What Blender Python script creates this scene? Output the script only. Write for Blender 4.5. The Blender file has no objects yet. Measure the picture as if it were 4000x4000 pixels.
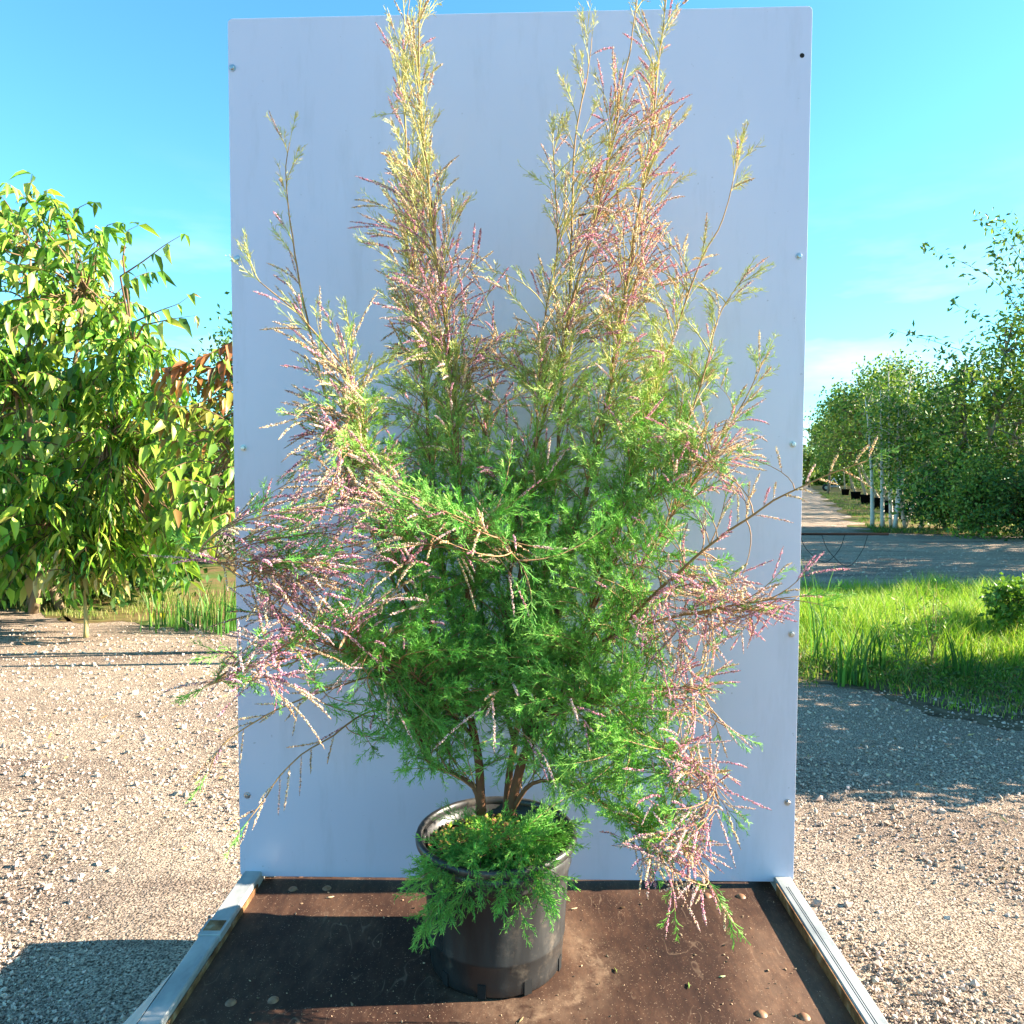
import bpy, math, random
import numpy as np
from mathutils import Vector, Matrix
R = math.radians
random.seed(7)
rng = np.random.default_rng(11)
S = bpy.context.scene
C = S.collection

# ------------------------------------------------------------------ camera, sky, sun, exposure
F = 2900.0                      # focal length in pixels of the 4000 px photograph
PITCH = math.atan(130.0 / F)
YAW = math.atan(40.0 / F)
CAMZ = 1.42
cd = bpy.data.cameras.new("camera")
cam = bpy.data.objects.new("camera", cd)
C.objects.link(cam)
cd.sensor_width = 36.0
cd.lens = F / 4000.0 * 36.0
cd.clip_start = 0.05
cd.clip_end = 2000
cam.location = (0, 0, CAMZ)
cam.rotation_euler = (R(90) - PITCH, R(0), YAW)
S.camera = cam
CAMR = cam.rotation_euler.to_matrix()

SUN_EL = 24.5
SUN_DIR = Vector((math.cos(R(SUN_EL)) * math.cos(R(2.2)), math.cos(R(SUN_EL)) * math.sin(R(2.2)), math.sin(R(SUN_EL))))
w = bpy.data.worlds.new("World")
S.world = w
w.use_nodes = True
wn, wl = w.node_tree.nodes, w.node_tree.links
bg = wn["Background"]
sky = wn.new("ShaderNodeTexSky")
sky.sky_type = 'NISHITA'
sky.sun_disc = False
sky.sun_elevation = R(SUN_EL)
sky.sun_rotation = R(90 - 2.2)
sky.air_density = 1.0
sky.dust_density = 0.35
sky.ozone_density = 1.0
tint = wn.new("ShaderNodeMix"); tint.data_type = 'RGBA'; tint.blend_type = 'MULTIPLY'
tint.inputs[0].default_value = 1.0
tint.inputs[7].default_value = (0.60, 1.27, 1.46, 1)
wl.new(sky.outputs[0], tint.inputs[6])
# thin bright cloud low in the sky
tc = wn.new("ShaderNodeTexCoord")
mp = wn.new("ShaderNodeMapping"); mp.inputs['Scale'].default_value = (2.2, 2.2, 9.0)
wl.new(tc.outputs['Generated'], mp.inputs[0])
nz = wn.new("ShaderNodeTexNoise"); nz.inputs['Scale'].default_value = 1.6; nz.inputs['Detail'].default_value = 6; nz.inputs['Roughness'].default_value = .55
wl.new(mp.outputs[0], nz.inputs[0])
rmp = wn.new("ShaderNodeMapRange"); rmp.inputs[1].default_value = .50; rmp.inputs[2].default_value = .78
wl.new(nz.outputs[0], rmp.inputs[0])
sx = wn.new("ShaderNodeSeparateXYZ"); wl.new(tc.outputs['Generated'], sx.inputs[0])
zr = wn.new("ShaderNodeMapRange"); zr.inputs[1].default_value = .40; zr.inputs[2].default_value = .04
zr.interpolation_type = 'SMOOTHSTEP'
wl.new(sx.outputs[2], zr.inputs[0])
mm = wn.new("ShaderNodeMath"); mm.operation = 'MULTIPLY'
wl.new(rmp.outputs[0], mm.inputs[0]); wl.new(zr.outputs[0], mm.inputs[1])
cl = wn.new("ShaderNodeMix"); cl.data_type = 'RGBA'
wl.new(mm.outputs[0], cl.inputs[0]); wl.new(tint.outputs[2], cl.inputs[6])
cl.inputs[7].default_value = (5.2, 5.5, 5.8, 1)
wl.new(cl.outputs[2], bg.inputs[0])
bg.inputs[1].default_value = 0.054

sl = bpy.data.lights.new("sun", 'SUN')
sl.energy = 5.0
sl.angle = R(0.5)
sl.color = (1.0, 0.86, 0.70)
so = bpy.data.objects.new("sun", sl)
C.objects.link(so)
so.rotation_euler = SUN_DIR.to_track_quat('Z', 'Y').to_euler()
S.view_settings.view_transform = 'Standard'
S.view_settings.look = 'None'
S.view_settings.gamma = 1
S.view_settings.exposure = 2.38

# ------------------------------------------------------------------ helpers
def P(px, py, Y):
    """world point seen at photo pixel (px,py) lying in the plane at depth Y"""
    v = CAMR @ Vector(((px - 2000) / F, (2000 - py) / F, -1))
    s = Y / v.y
    return np.array((v.x * s, Y, CAMZ + v.z * s))

def G(px, py, z=0.0):
    v = CAMR @ Vector(((px - 2000) / F, (2000 - py) / F, -1))
    s = (z - CAMZ) / v.z
    return np.array((v.x * s, v.y * s, z))

def tag(o, label=None, cat=None, group=None, kind=None):
    if label: o['label'] = label
    if cat: o['category'] = cat
    if group: o['group'] = group
    if kind: o['kind'] = kind
    return o

def empty(name, loc, rz=0, **k):
    o = bpy.data.objects.new(name, None)
    o.empty_display_size = .1
    C.objects.link(o)
    o.location = loc
    o.rotation_euler = (0, 0, rz)
    return tag(o, **k)

class Geo:
    def __init__(s):
        s.V, s.Q, s.T, s.K, s.n = [], [], [], [], 0
    def add(s, v, q=None, t=None, col=None):
        v = np.asarray(v, float).reshape(-1, 3)
        if q is not None and len(q): s.Q.append(np.asarray(q, int) + s.n)
        if t is not None and len(t): s.T.append(np.asarray(t, int) + s.n)
        if col is None: col = (.5, .5, .5)
        col = np.asarray(col, float)
        if col.ndim == 1: col = np.tile(col, (len(v), 1))
        s.K.append(col); s.V.append(v); s.n += len(v)
    def build(s, name, mat, parent=None, smooth=True, world=True, mods=None):
        V = np.concatenate(s.V) if s.V else np.zeros((0, 3))
        if parent is not None and world:
            inv = np.array(parent_world(parent).inverted())
            V = V @ inv[:3, :3].T + inv[:3, 3]
        Q = np.concatenate(s.Q) if s.Q else np.zeros((0, 4), int)
        T = np.concatenate(s.T) if s.T else np.zeros((0, 3), int)
        me = bpy.data.meshes.new(name)
        me.vertices.add(len(V)); me.vertices.foreach_set('co', V.ravel())
        nl = len(Q) * 4 + len(T) * 3
        me.loops.add(nl)
        me.loops.foreach_set('vertex_index', np.concatenate([Q.ravel(), T.ravel()]).astype(np.int32))
        me.polygons.add(len(Q) + len(T))
        ls = np.concatenate([np.arange(len(Q)) * 4, len(Q) * 4 + np.arange(len(T)) * 3]).astype(np.int32)
        me.polygons.foreach_set('loop_start', ls)
        me.polygons.foreach_set('use_smooth', np.full(len(Q) + len(T), bool(smooth)))
        me.update(calc_edges=True)
        at = me.attributes.new('Col', 'FLOAT_COLOR', 'POINT')
        K = np.concatenate(s.K); K = np.concatenate([np.clip(K, 0, 1), np.ones((len(K), 1))], 1)
        at.data.foreach_set('color', K.ravel())
        me.validate()
        me.materials.append(mat)
        o = bpy.data.objects.new(name, me)
        C.objects.link(o)
        if parent is not None:
            o.parent = parent
        return o

def parent_world(p):
    m = Matrix.Translation(p.location) @ p.rotation_euler.to_matrix().to_4x4()
    if p.parent: m = parent_world(p.parent) @ m
    return m

def box(g, x0, x1, y0, y1, z0, z1, col=None, b=0.0):
    """box with small chamfer"""
    if b <= 0:
        v = [(x, y, z) for z in (z0, z1) for y in (y0, y1) for x in (x0, x1)]
        q = [(0, 2, 3, 1), (4, 5, 7, 6), (0, 1, 5, 4), (2, 6, 7, 3), (0, 4, 6, 2), (1, 3, 7, 5)]
        g.add(v, q, col=col); return
    import itertools
    c = np.array([(x0 + x1) / 2, (y0 + y1) / 2, (z0 + z1) / 2]); h = np.array([(x1 - x0) / 2, (y1 - y0) / 2, (z1 - z0) / 2])
    vs, idx = [], {}
    for sgn in itertools.product((-1, 1), repeat=3):
        for a in range(3):
            p = np.array([sgn[i] * (h[i] if i == a else h[i] - b) for i in range(3)])
            idx[(sgn, a)] = len(vs); vs.append(c + p)
    q, t = [], []
    for a in range(3):
        u, v_ = (a + 1) % 3, (a + 2) % 3
        for s in (-1, 1):
            def k(su, sv):
                g3 = [0, 0, 0]; g3[a] = s; g3[u] = su; g3[v_] = sv
                return idx[(tuple(g3), a)]
            f = [k(-1, -1), k(1, -1), k(1, 1), k(-1, 1)]
            q.append(f if s > 0 else f[::-1])
    for a in range(3):   # edges along axis a
        u, v_ = (a + 1) % 3, (a + 2) % 3
        for su in (-1, 1):
            for sv in (-1, 1):
                def k(sa, ax):
                    g3 = [0, 0, 0]; g3[a] = sa; g3[u] = su; g3[v_] = sv
                    return idx[(tuple(g3), ax)]
                f = [k(-1, u), k(1, u), k(1, v_), k(-1, v_)]
                q.append(f if su * sv < 0 else f[::-1])
    for sgn in itertools.product((-1, 1), repeat=3):
        f = [idx[(sgn, 0)], idx[(sgn, 1)], idx[(sgn, 2)]]
        t.append(f if sgn[0] * sgn[1] * sgn[2] > 0 else f[::-1])
    g.add(vs, q, t, col=col)

def frame_of(d):
    d = d / (np.linalg.norm(d, axis=-1, keepdims=True) + 1e-12)
    ref = np.where(np.abs(d[..., 2:3]) < .9, np.array([0, 0, 1.]), np.array([1., 0, 0]))
    u = np.cross(d, ref); u /= np.linalg.norm(u, axis=-1, keepdims=True) + 1e-12
    v = np.cross(d, u)
    return d, u, v

def tube(g, pts, rad, n=6, col=(.3, .2, .1), cap=True, jitter=0.0):
    pts = np.asarray(pts, float); m = len(pts)
    rad = np.broadcast_to(np.asarray(rad, float), (m,))
    tan = np.gradient(pts, axis=0)
    d, u, v = frame_of(tan)
    for i in range(1, m):        # keep the frame from flipping
        uu = u[i - 1] - d[i] * np.dot(u[i - 1], d[i]); uu /= np.linalg.norm(uu) + 1e-12
        u[i] = uu; v[i] = np.cross(d[i], uu)
    a = np.arange(n) / n * 2 * np.pi
    rr = rad[:, None] * (1 + jitter * (rng.random((m, n)) - .5))
    V = pts[:, None] + rr[..., None] * (np.cos(a)[None, :, None] * u[:, None] + np.sin(a)[None, :, None] * v[:, None])
    i = np.arange(m - 1)[:, None] * n; j = np.arange(n)[None]
    q = np.stack([i + j, i + (j + 1) % n, i + n + (j + 1) % n, i + n + j], -1).reshape(-1, 4)
    V = V.reshape(-1, 3); t = []
    colv = np.asarray(col, float)
    if colv.ndim == 2: colv = np.repeat(colv, n, 0)
    if cap:
        V = np.concatenate([V, pts[:1], pts[-1:]])
        for k in range(n):
            t.append((m * n, (k + 1) % n, k)); t.append((m * n + 1, (m - 1) * n + k, (m - 1) * n + (k + 1) % n))
        if colv.ndim == 2: colv = np.concatenate([colv, colv[:1], colv[-1:]])
    g.add(V, q, t, colv)

def prisms(g, A, B, ra, rb, col):
    """many tapered 3-sided needles at once"""
    A = np.asarray(A); B = np.asarray(B); n = len(A)
    if n == 0: return
    d, u, v = frame_of(B - A)
    ra = np.broadcast_to(ra, (n,)); rb = np.broadcast_to(rb, (n,))
    V = np.empty((n, 6, 3))
    for k in range(3):
        a = 2 * math.pi * k / 3
        o = math.cos(a) * u + math.sin(a) * v
        V[:, k] = A + o * ra[:, None]; V[:, 3 + k] = B + o * rb[:, None]
    b = np.arange(n)[:, None] * 6
    q = np.concatenate([b + np.array([k, (k + 1) % 3, 3 + (k + 1) % 3, 3 + k]) for k in range(3)])
    K = np.repeat(np.broadcast_to(col, (n, 3)), 6, 0)
    g.add(V.reshape(-1, 3), q, None, K)

OCT_T = np.array([(0, 2, 4), (2, 1, 4), (1, 3, 4), (3, 0, 4), (2, 0, 5), (1, 2, 5), (3, 1, 5), (0, 3, 5)])
OCT_V = np.array([(1, 0, 0), (-1, 0, 0), (0, 1, 0), (0, -1, 0), (0, 0, 1), (0, 0, -1)], float)
def blobs(g, Pn, r, col, squash=None, rot=True):
    n = len(Pn)
    if n == 0: return
    V = OCT_V[None] * np.broadcast_to(r, (n,))[:, None, None]
    if squash is not None: V = V * squash[:, None, :]
    if rot:
        q = rng.normal(size=(n, 4)); q /= np.linalg.norm(q, axis=1, keepdims=True)
        a, b, c, d = q.T
        M = np.stack([1 - 2 * (c * c + d * d), 2 * (b * c - a * d), 2 * (b * d + a * c), 2 * (b * c + a * d), 1 - 2 * (b * b + d * d), 2 * (c * d - a * b),
                      2 * (b * d - a * c), 2 * (c * d + a * b), 1 - 2 * (b * b + c * c)], -1).reshape(n, 3, 3)
        V = np.einsum('nij,nkj->nki', M, V)
    V = V + Pn[:, None]
    t = (np.arange(n)[:, None, None] * 6 + OCT_T[None]).reshape(-1, 3)
    K = np.repeat(np.broadcast_to(col, (n, 3)), 6, 0)
    g.add(V.reshape(-1, 3), None, t, K)

def lathe(g, prof, c, n=64, col=(.02, .02, .02), close=False):
    prof = np.asarray(prof, float); m = len(prof)
    a = np.arange(n) / n * 2 * np.pi
    V = np.stack([c[0] + prof[:, None, 0] * np.cos(a), c[1] + prof[:, None, 0] * np.sin(a), c[2] + np.repeat(prof[:, 1:2], n, 1)], -1).reshape(-1, 3)
    i = np.arange(m - 1)[:, None] * n; j = np.arange(n)[None]
    q = np.stack([i + j, i + (j + 1) % n, i + n + (j + 1) % n, i + n + j], -1).reshape(-1, 4)
    g.add(V, q, None, col)

def unit(v): return v / (np.linalg.norm(v) + 1e-12)
def bez(a, b, c, n):
    t = np.linspace(0, 1, n)[:, None]
    return (1 - t) ** 2 * a + 2 * t * (1 - t) * b + t * t * c
def resample(pts, step):
    pts = np.asarray(pts, float)
    # smooth with Catmull-Rom
    out = []
    p = np.concatenate([[2 * pts[0] - pts[1]], pts, [2 * pts[-1] - pts[-2]]])
    for i in range(1, len(p) - 2):
        L = np.linalg.norm(p[i + 1] - p[i]); n = max(1, int(L / step))
        t = (np.arange(n) / n)[:, None]
        out.append(.5 * ((2 * p[i]) + (-p[i - 1] + p[i + 1]) * t + (2 * p[i - 1] - 5 * p[i] + 4 * p[i + 1] - p[i + 2]) * t ** 2 + (-p[i - 1] + 3 * p[i] - 3 * p[i + 1] + p[i + 2]) * t ** 3))
    out.append(pts[-1:])
    return np.concatenate(out)

# ------------------------------------------------------------------ materials
def mat(name, base=None, rough=.7, spec=.3, vcol=False, transl=0.0, metal=0.0):
    m = bpy.data.materials.new(name); m.use_nodes = True
    n, l = m.node_tree.nodes, m.node_tree.links
    b = n['Principled BSDF']
    b.inputs['Roughness'].default_value = rough
    b.inputs['Specular IOR Level'].default_value = spec
    b.inputs['Metallic'].default_value = metal
    if base: b.inputs['Base Color'].default_value = (*base, 1)
    if vcol:
        a = n.new('ShaderNodeAttribute'); a.attribute_name = 'Col'
        l.new(a.outputs['Color'], b.inputs['Base Color'])
        if transl > 0:
            tr = n.new('ShaderNodeBsdfTranslucent'); mx = n.new('ShaderNodeMixShader')
            mx.inputs[0].default_value = transl
            g = n.new('ShaderNodeMix'); g.data_type = 'RGBA'; g.blend_type = 'MULTIPLY'; g.inputs[0].default_value = 1
            l.new(a.outputs['Color'], g.inputs[6]); g.inputs[7].default_value = (1.0, 1.0, .55, 1)
            l.new(g.outputs[2], tr.inputs[0])
            l.new(b.outputs[0], mx.inputs[1]); l.new(tr.outputs[0], mx.inputs[2])
            l.new(mx.outputs[0], n['Material Output'].inputs[0])
    return m

def noise_ramp(m, scale, stops, detail=6, rough=.6, coord='Object', target='Base Color', mapping=None, lac=2.0):
    n, l = m.node_tree.nodes, m.node_tree.links
    tc = n.new('ShaderNodeTexCoord'); nt = n.new('ShaderNodeTexNoise')
    nt.inputs['Scale'].default_value = scale; nt.inputs['Detail'].default_value = detail; nt.inputs['Roughness'].default_value = rough
    if mapping:
        mp = n.new('ShaderNodeMapping'); mp.inputs['Scale'].default_value = mapping
        l.new(tc.outputs[coord], mp.inputs[0]); l.new(mp.outputs[0], nt.inputs[0])
    else: l.new(tc.outputs[coord], nt.inputs[0])
    cr = n.new('ShaderNodeValToRGB')
    e = cr.color_ramp.elements
    e[0].position, e[0].color = stops[0][0], (*stops[0][1], 1)
    e[1].position, e[1].color = stops[-1][0], (*stops[-1][1], 1)
    for s in stops[1:-1]:
        k = e.new(s[0]); k.color = (*s[1], 1)
    l.new(nt.outputs[0], cr.inputs[0])
    if target: l.new(cr.outputs[0], n['Principled BSDF'].inputs[target])
    return nt, cr

def bump(m, src, strength=.3, dist=.01, prev=None):
    n, l = m.node_tree.nodes, m.node_tree.links
    b = n.new('ShaderNodeBump'); b.inputs['Strength'].default_value = strength; b.inputs['Distance'].default_value = dist
    l.new(src, b.inputs['Height'])
    if prev is not None: l.new(prev.outputs[0], b.inputs['Normal'])
    l.new(b.outputs[0], n['Principled BSDF'].inputs['Normal'])
    return b

def mixrgb(m, fac, a, b, blend='MIX'):
    n, l = m.node_tree.nodes, m.node_tree.links
    x = n.new('ShaderNodeMix'); x.data_type = 'RGBA'; x.blend_type = blend
    for i, s in ((0, fac), (6, a), (7, b)):
        if isinstance(s, (int, float)): x.inputs[i].default_value = s
        elif isinstance(s, tuple): x.inputs[i].default_value = (*s, 1)
        else: l.new(s, x.inputs[i])
    return x.outputs[2]

M = {}
# gravel ground
m = M['gravel'] = mat('gravel', rough=.95, spec=.1)
n_, l_ = m.node_tree.nodes, m.node_tree.links
nt, cr = noise_ramp(m, 1.3, [(.3, (.52, .40, .30)), (.55, (.62, .49, .375)), (.75, (.68, .55, .43))], target=None)
nt2, cr2 = noise_ramp(m, 130, [(.40, (.22, .20, .18)), (.5, (.8, .8, .8)), (.66, (1.15, 1.1, 1.0))], detail=5, target=None)
nt9, cr9 = noise_ramp(m, .8, [(.38, (.62, .60, .62)), (.50, (1, 1, 1)), (.7, (1.06, 1.04, 1.0))], detail=7, rough=.65, target=None, mapping=(.35, 1.6, 1))
c1 = mixrgb(m, 1.0, mixrgb(m, 1.0, cr.outputs[0], cr9.outputs[0], 'MULTIPLY'), cr2.outputs[0], 'MULTIPLY')
vo = n_.new('ShaderNodeTexVoronoi'); vo.inputs['Scale'].default_value = 120
tcv = n_.new('ShaderNodeTexCoord'); l_.new(tcv.outputs['Object'], vo.inputs[0])
vcol = n_.new('ShaderNodeMapRange'); sepc = n_.new('ShaderNodeSeparateColor')
l_.new(vo.outputs['Color'], sepc.inputs[0]); l_.new(sepc.outputs[0], vcol.inputs[0])
vcol.inputs[3].default_value = .6; vcol.inputs[4].default_value = 1.2
c2 = mixrgb(m, 1.0, c1, vcol.outputs[0], 'MULTIPLY')
l_.new(c2, n_['Principled BSDF'].inputs['Base Color'])
b1 = bump(m, nt2.outputs[0], 1.0, .018)
b2 = bump(m, vo.outputs['Distance'], .8, -.012, b1)
nt3, cr3 = noise_ramp(m, 9, [(0, (0, 0, 0)), (1, (1, 1, 1))], detail=3, target=None)
bump(m, nt3.outputs[0], .5, .05, b2)

m = M['stone'] = mat('stone', rough=.9, spec=.15, vcol=True)
m = M['soil_verge'] = mat('soil_verge', rough=1, spec=.05)
nt, cr = noise_ramp(m, 1.2, [(.35, (.17, .10, .055)), (.5, (.16, .13, .05)), (.62, (.07, .12, .025)), (.75, (.22, .19, .11))], detail=8)
bump(m, nt.outputs[0], .8, .06)
m = M['dirt'] = mat('dirt', rough=1, spec=.05)
nt, cr = noise_ramp(m, 6, [(.35, (.06, .045, .03)), (.5, (.12, .09, .055)), (.7, (.19, .15, .10))], detail=8)
bump(m, nt.outputs[0], .8, .04)

# white laminate panel, faintly soiled, satin gloss
m = M['panel'] = mat('panel', (.6, .62, .67), rough=.22, spec=.45)
n_, l_ = m.node_tree.nodes, m.node_tree.links
nt, cr = noise_ramp(m, 1.1, [(.35, (.51, .53, .66)), (.6, (.56, .575, .70)), (.8, (.59, .60, .72))], detail=4, target=None, mapping=(1, 1, .35))
ntd, crd = noise_ramp(m, 55, [(.23, (.55, .55, .55)), (.27, (1, 1, 1))], detail=2, target=None)
nts, crs = noise_ramp(m, 3.5, [(.30, (.90, .90, .89)), (.48, (1, 1, 1))], detail=9, rough=.7, target=None, mapping=(3.0, 1, .5))
ntt, crt = noise_ramp(m, 30, [(.69, (1, 1, 1)), (.76, (.80, .79, .77))], detail=8, rough=.75, target=None, mapping=(.3, 1, 1.4))
pc = mixrgb(m, .6, cr.outputs[0], crd.outputs[0], 'MULTIPLY')
pc = mixrgb(m, 1.0, mixrgb(m, 1.0, pc, crs.outputs[0], 'MULTIPLY'), crt.outputs[0], 'MULTIPLY')
l_.new(pc, n_['Principled BSDF'].inputs['Base Color'])
rr = n_.new('ShaderNodeMapRange'); rr.inputs[3].default_value = .14; rr.inputs[4].default_value = .28
l_.new(nt.outputs[0], rr.inputs[0]); l_.new(rr.outputs[0], n_['Principled BSDF'].inputs['Roughness'])
ntw, crw = noise_ramp(m, 2.5, [(0, (0, 0, 0)), (1, (1, 1, 1))], detail=2, target=None)

# brown phenolic plywood deck, scuffed
m = M['deck'] = mat('deck', rough=.6, spec=.15)
n_, l_ = m.node_tree.nodes, m.node_tree.links
nt, cr = noise_ramp(m, 2.4, [(.30, (.018, .010, .008)), (.45, (.042, .022, .015)), (.58, (.085, .048, .031)), (.74, (.17, .105, .068))], detail=9, rough=.65, target=None, mapping=(1.4, .7, 1))
nf, cf = noise_ramp(m, 55, [(.44, (1, 1, 1)), (.62, (1.35, 1.3, 1.22)), (.78, (2.0, 1.9, 1.7))], detail=6, rough=.7, target=None, mapping=(1.0, .35, 1))
c1 = mixrgb(m, 1.0, cr.outputs[0], cf.outputs[0], 'MULTIPLY')
ng, cg = noise_ramp(m, 260, [(.66, (0, 0, 0)), (.72, (1, 1, 1))], detail=2, target=None)
c1 = mixrgb(m, cg.outputs[0], c1, (.30, .21, .14))
# pale worn arc left where pots are turned, round the pot's foot
tcd = n_.new('ShaderNodeTexCoord')
vm = n_.new('ShaderNodeVectorMath'); vm.operation = 'DISTANCE'; vm.inputs[1].default_value = (.0, .26, .31)
l_.new(tcd.outputs['Object'], vm.inputs[0])
nd = n_.new('ShaderNodeTexNoise'); nd.inputs['Scale'].default_value = 7; nd.inputs['Detail'].default_value = 6
l_.new(tcd.outputs['Object'], nd.inputs[0])
ad = n_.new('ShaderNodeMath'); ad.operation = 'MULTIPLY_ADD'; ad.inputs[1].default_value = .16
l_.new(nd.outputs[0], ad.inputs[0]); l_.new(vm.outputs['Value'], ad.inputs[2])
rg = n_.new('ShaderNodeValToRGB'); e = rg.color_ramp.elements
e[0].position = .195; e[0].color = (0, 0, 0, 1); e[1].position = .31; e[1].color = (0, 0, 0, 1)
for p_, v_ in ((.212, .35), (.232, .55), (.246, .85), (.256, .3)):
    k = e.new(p_); k.color = (v_, v_, v_, 1)
l_.new(ad.outputs[0], rg.inputs[0])
nk, ck = noise_ramp(m, 38, [(.38, (0, 0, 0)), (.62, (.85, .85, .85))], detail=8, rough=.75, target=None)
sc = n_.new('ShaderNodeMath'); sc.operation = 'MULTIPLY'
l_.new(rg.outputs[0], sc.inputs[0]); l_.new(ck.outputs[0], sc.inputs[1])
# contour-line scratches and pale scuffs
nsc, csc = noise_ramp(m, 5, [(.0, (0, 0, 0)), (1.0, (0, 0, 0))], detail=3, rough=.5, target=None, mapping=(1.2, .5, 1))
for p_, v_ in ((.494, 0), (.498, .5), (.502, 0), (.590, 0), (.593, .6), (.596, 0), (.404, 0), (.407, .4), (.41, 0)):
    k = csc.color_ramp.elements.new(p_); k.color = (v_, v_, v_, 1)
ngt, cgt = noise_ramp(m, 9, [(.50, (0, 0, 0)), (.62, (1, 1, 1))], detail=5, target=None)
c1 = mixrgb(m, mixrgb(m, 1.0, csc.outputs[0], cgt.outputs[0], 'MULTIPLY'), c1, (.30, .21, .14))
c1 = mixrgb(m, sc.outputs[0], c1, (.27, .18, .115))
l_.new(c1, n_['Principled BSDF'].inputs['Base Color'])
rr = n_.new('ShaderNodeMapRange'); rr.inputs[3].default_value = .5; rr.inputs[4].default_value = .85
l_.new(nt.outputs[0], rr.inputs[0]); l_.new(rr.outputs[0], n_['Principled BSDF'].inputs['Roughness'])
bump(m, nf.outputs[0], .25, .002)

m = M['galv'] = mat('galvanised', rough=.6, spec=.3, metal=.25)
nt, cr = noise_ramp(m, 14, [(.3, (.22, .24, .24)), (.5, (.33, .35, .34)), (.7, (.45, .46, .44))], detail=5, mapping=(1, .5, 1))
bump(m, nt.outputs[0], .08, .003)
m = M['rust'] = mat('rust', rough=.8, spec=.2)
noise_ramp(m, 25, [(.35, (.10, .045, .02)), (.55, (.26, .14, .06)), (.7, (.38, .30, .20))], detail=6)
m = M['rivet'] = mat('rivet', rough=.5, spec=.4)
noise_ramp(m, 60, [(.35, (.16, .075, .035)), (.6, (.28, .15, .08))], detail=4)
m = M['bolt'] = mat('bolt_zinc', (.42, .45, .47), rough=.28, metal=.9)
m = M['hole'] = mat('hole', (.01, .01, .01), rough=.9)
m = M['pot'] = mat('pot_plastic', (.012, .012, .012), rough=.35, spec=.5)
n_, l_ = m.node_tree.nodes, m.node_tree.links
nt, cr = noise_ramp(m, 6, [(.35, (.010, .010, .010)), (.55, (.022, .022, .022)), (.75, (.07, .068, .062))], detail=8, mapping=(1, 1, .25))
ns, cs = noise_ramp(m, 30, [(.3, (.22, .22, .22)), (.7, (.55, .55, .55))], detail=6, target='Roughness', mapping=(1, 1, .1))
nq, cq = noise_ramp(m, 7, [(.56, (0, 0, 0)), (.72, (1, 1, 1))], detail=10, rough=.75, target=None)
l_.new(mixrgb(m, cq.outputs[0], cr.outputs[0], (.13, .105, .08)), n_['Principled BSDF'].inputs['Base Color'])
bump(m, ns.outputs[0], .12, .002)
m = M['soil'] = mat('potting_soil', rough=1, spec=.05)
nt, cr = noise_ramp(m, 40, [(.35, (.015, .010, .007)), (.55, (.05, .028, .016)), (.75, (.13, .075, .04))], detail=8)
bump(m, nt.outputs[0], 1, .02)
M['bark'] = mat('bark', rough=.75, spec=.25, vcol=True)
m = M['bark']; n_, l_ = m.node_tree.nodes, m.node_tree.links
nt, cr = noise_ramp(m, 60, [(0, (0, 0, 0)), (1, (1, 1, 1))], target=None, detail=5, mapping=(1, 1, .4))
bump(m, nt.outputs[0], .5, .004)
M['needle'] = mat('tamarisk_leaf', rough=.55, spec=.3, vcol=True, transl=.35)
M['flower'] = mat('tamarisk_flower', rough=.8, spec=.1, vcol=True, transl=.48)
M['leaf'] = mat('leaf', rough=.42, spec=.4, vcol=True, transl=.38)
M['farleaf'] = mat('far_leaf', rough=.5, spec=.35, vcol=True, transl=.30)
M['grass'] = mat('grass_blade', rough=.5, spec=.3, vcol=True, transl=.40)
M['black'] = mat('black_plastic', (.008, .008, .009), rough=1.0, spec=0.0)
M['rubber'] = mat('rubber', (.015, .015, .016), rough=.8)
M['steel'] = mat('pale_steel', (.45, .47, .5), rough=.4, metal=.6)
M['insect'] = mat('insect', rough=.5, vcol=True)
M['debris'] = mat('debris', rough=.9, spec=.1, vcol=True)

# ------------------------------------------------------------------ ground
g = Geo()
rad = np.concatenate([[0], np.geomspace(.5, 900, 70)])
na = 96
ang = np.arange(na) / na * 2 * np.pi
V = [(0, 0, 0)]
for r_ in rad[1:]:
    for a_ in ang:
        x, y = r_ * math.cos(a_), 3 + r_ * math.sin(a_)
        z = .008 * math.sin(x * 2.3 + 1) * math.sin(y * 1.9) + .006 * math.sin(x * 5.1 + y * 3.3) if r_ < 12 else 0
        z *= min(1, max(0, (4.0 - y) / .8))
        V.append((x, y, z - .004 * min(1, max(0, (4.0 - y) / .8))))
t = [(0, 1 + k, 1 + (k + 1) % na) for k in range(na)]
q = []
for i in range(len(rad) - 2):
    for k in range(na):
        a0 = 1 + i * na + k; a1 = 1 + i * na + (k + 1) % na
        q.append((a0, a0 + na, a1 + na, a1))
V[0] = (0, 3, 0)
g.add(V, q, t, (.4, .35, .28))
tag(g.build('ground', M['gravel']), kind='structure')

# verge of soil and thin grass right of the far path
pd = np.array((math.sin(math.atan(1076 / F)), math.cos(math.atan(1076 / F)), 0))   # direction of the path
pn = np.array((pd[1], -pd[0], 0))
pe = G(3420, 2082)
def along(s, off, z=0.0):
    p = pe + pd * s + pn * off; p[2] = z; return p
g = Geo()
NS = 60
V = []
for i in range(NS + 1):
    s = (i / NS) ** 2 * 240
    for j, off in enumerate((0, 2, 5, 14, 60)):
        o2 = off + (.35 * math.sin(i * 1.7) + .2 * math.sin(i * 4.1) if j == 0 else 0) - (0 if off else .2)
        p = along(s, o2); V.append((p[0], p[1], .006))
q = [(i * 5 + j, i * 5 + j + 1, i * 5 + 5 + j + 1, i * 5 + 5 + j) for i in range(NS) for j in range(4)]
g.add(V, q)
tag(g.build('verge', M['soil_verge']), kind='structure')

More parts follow.
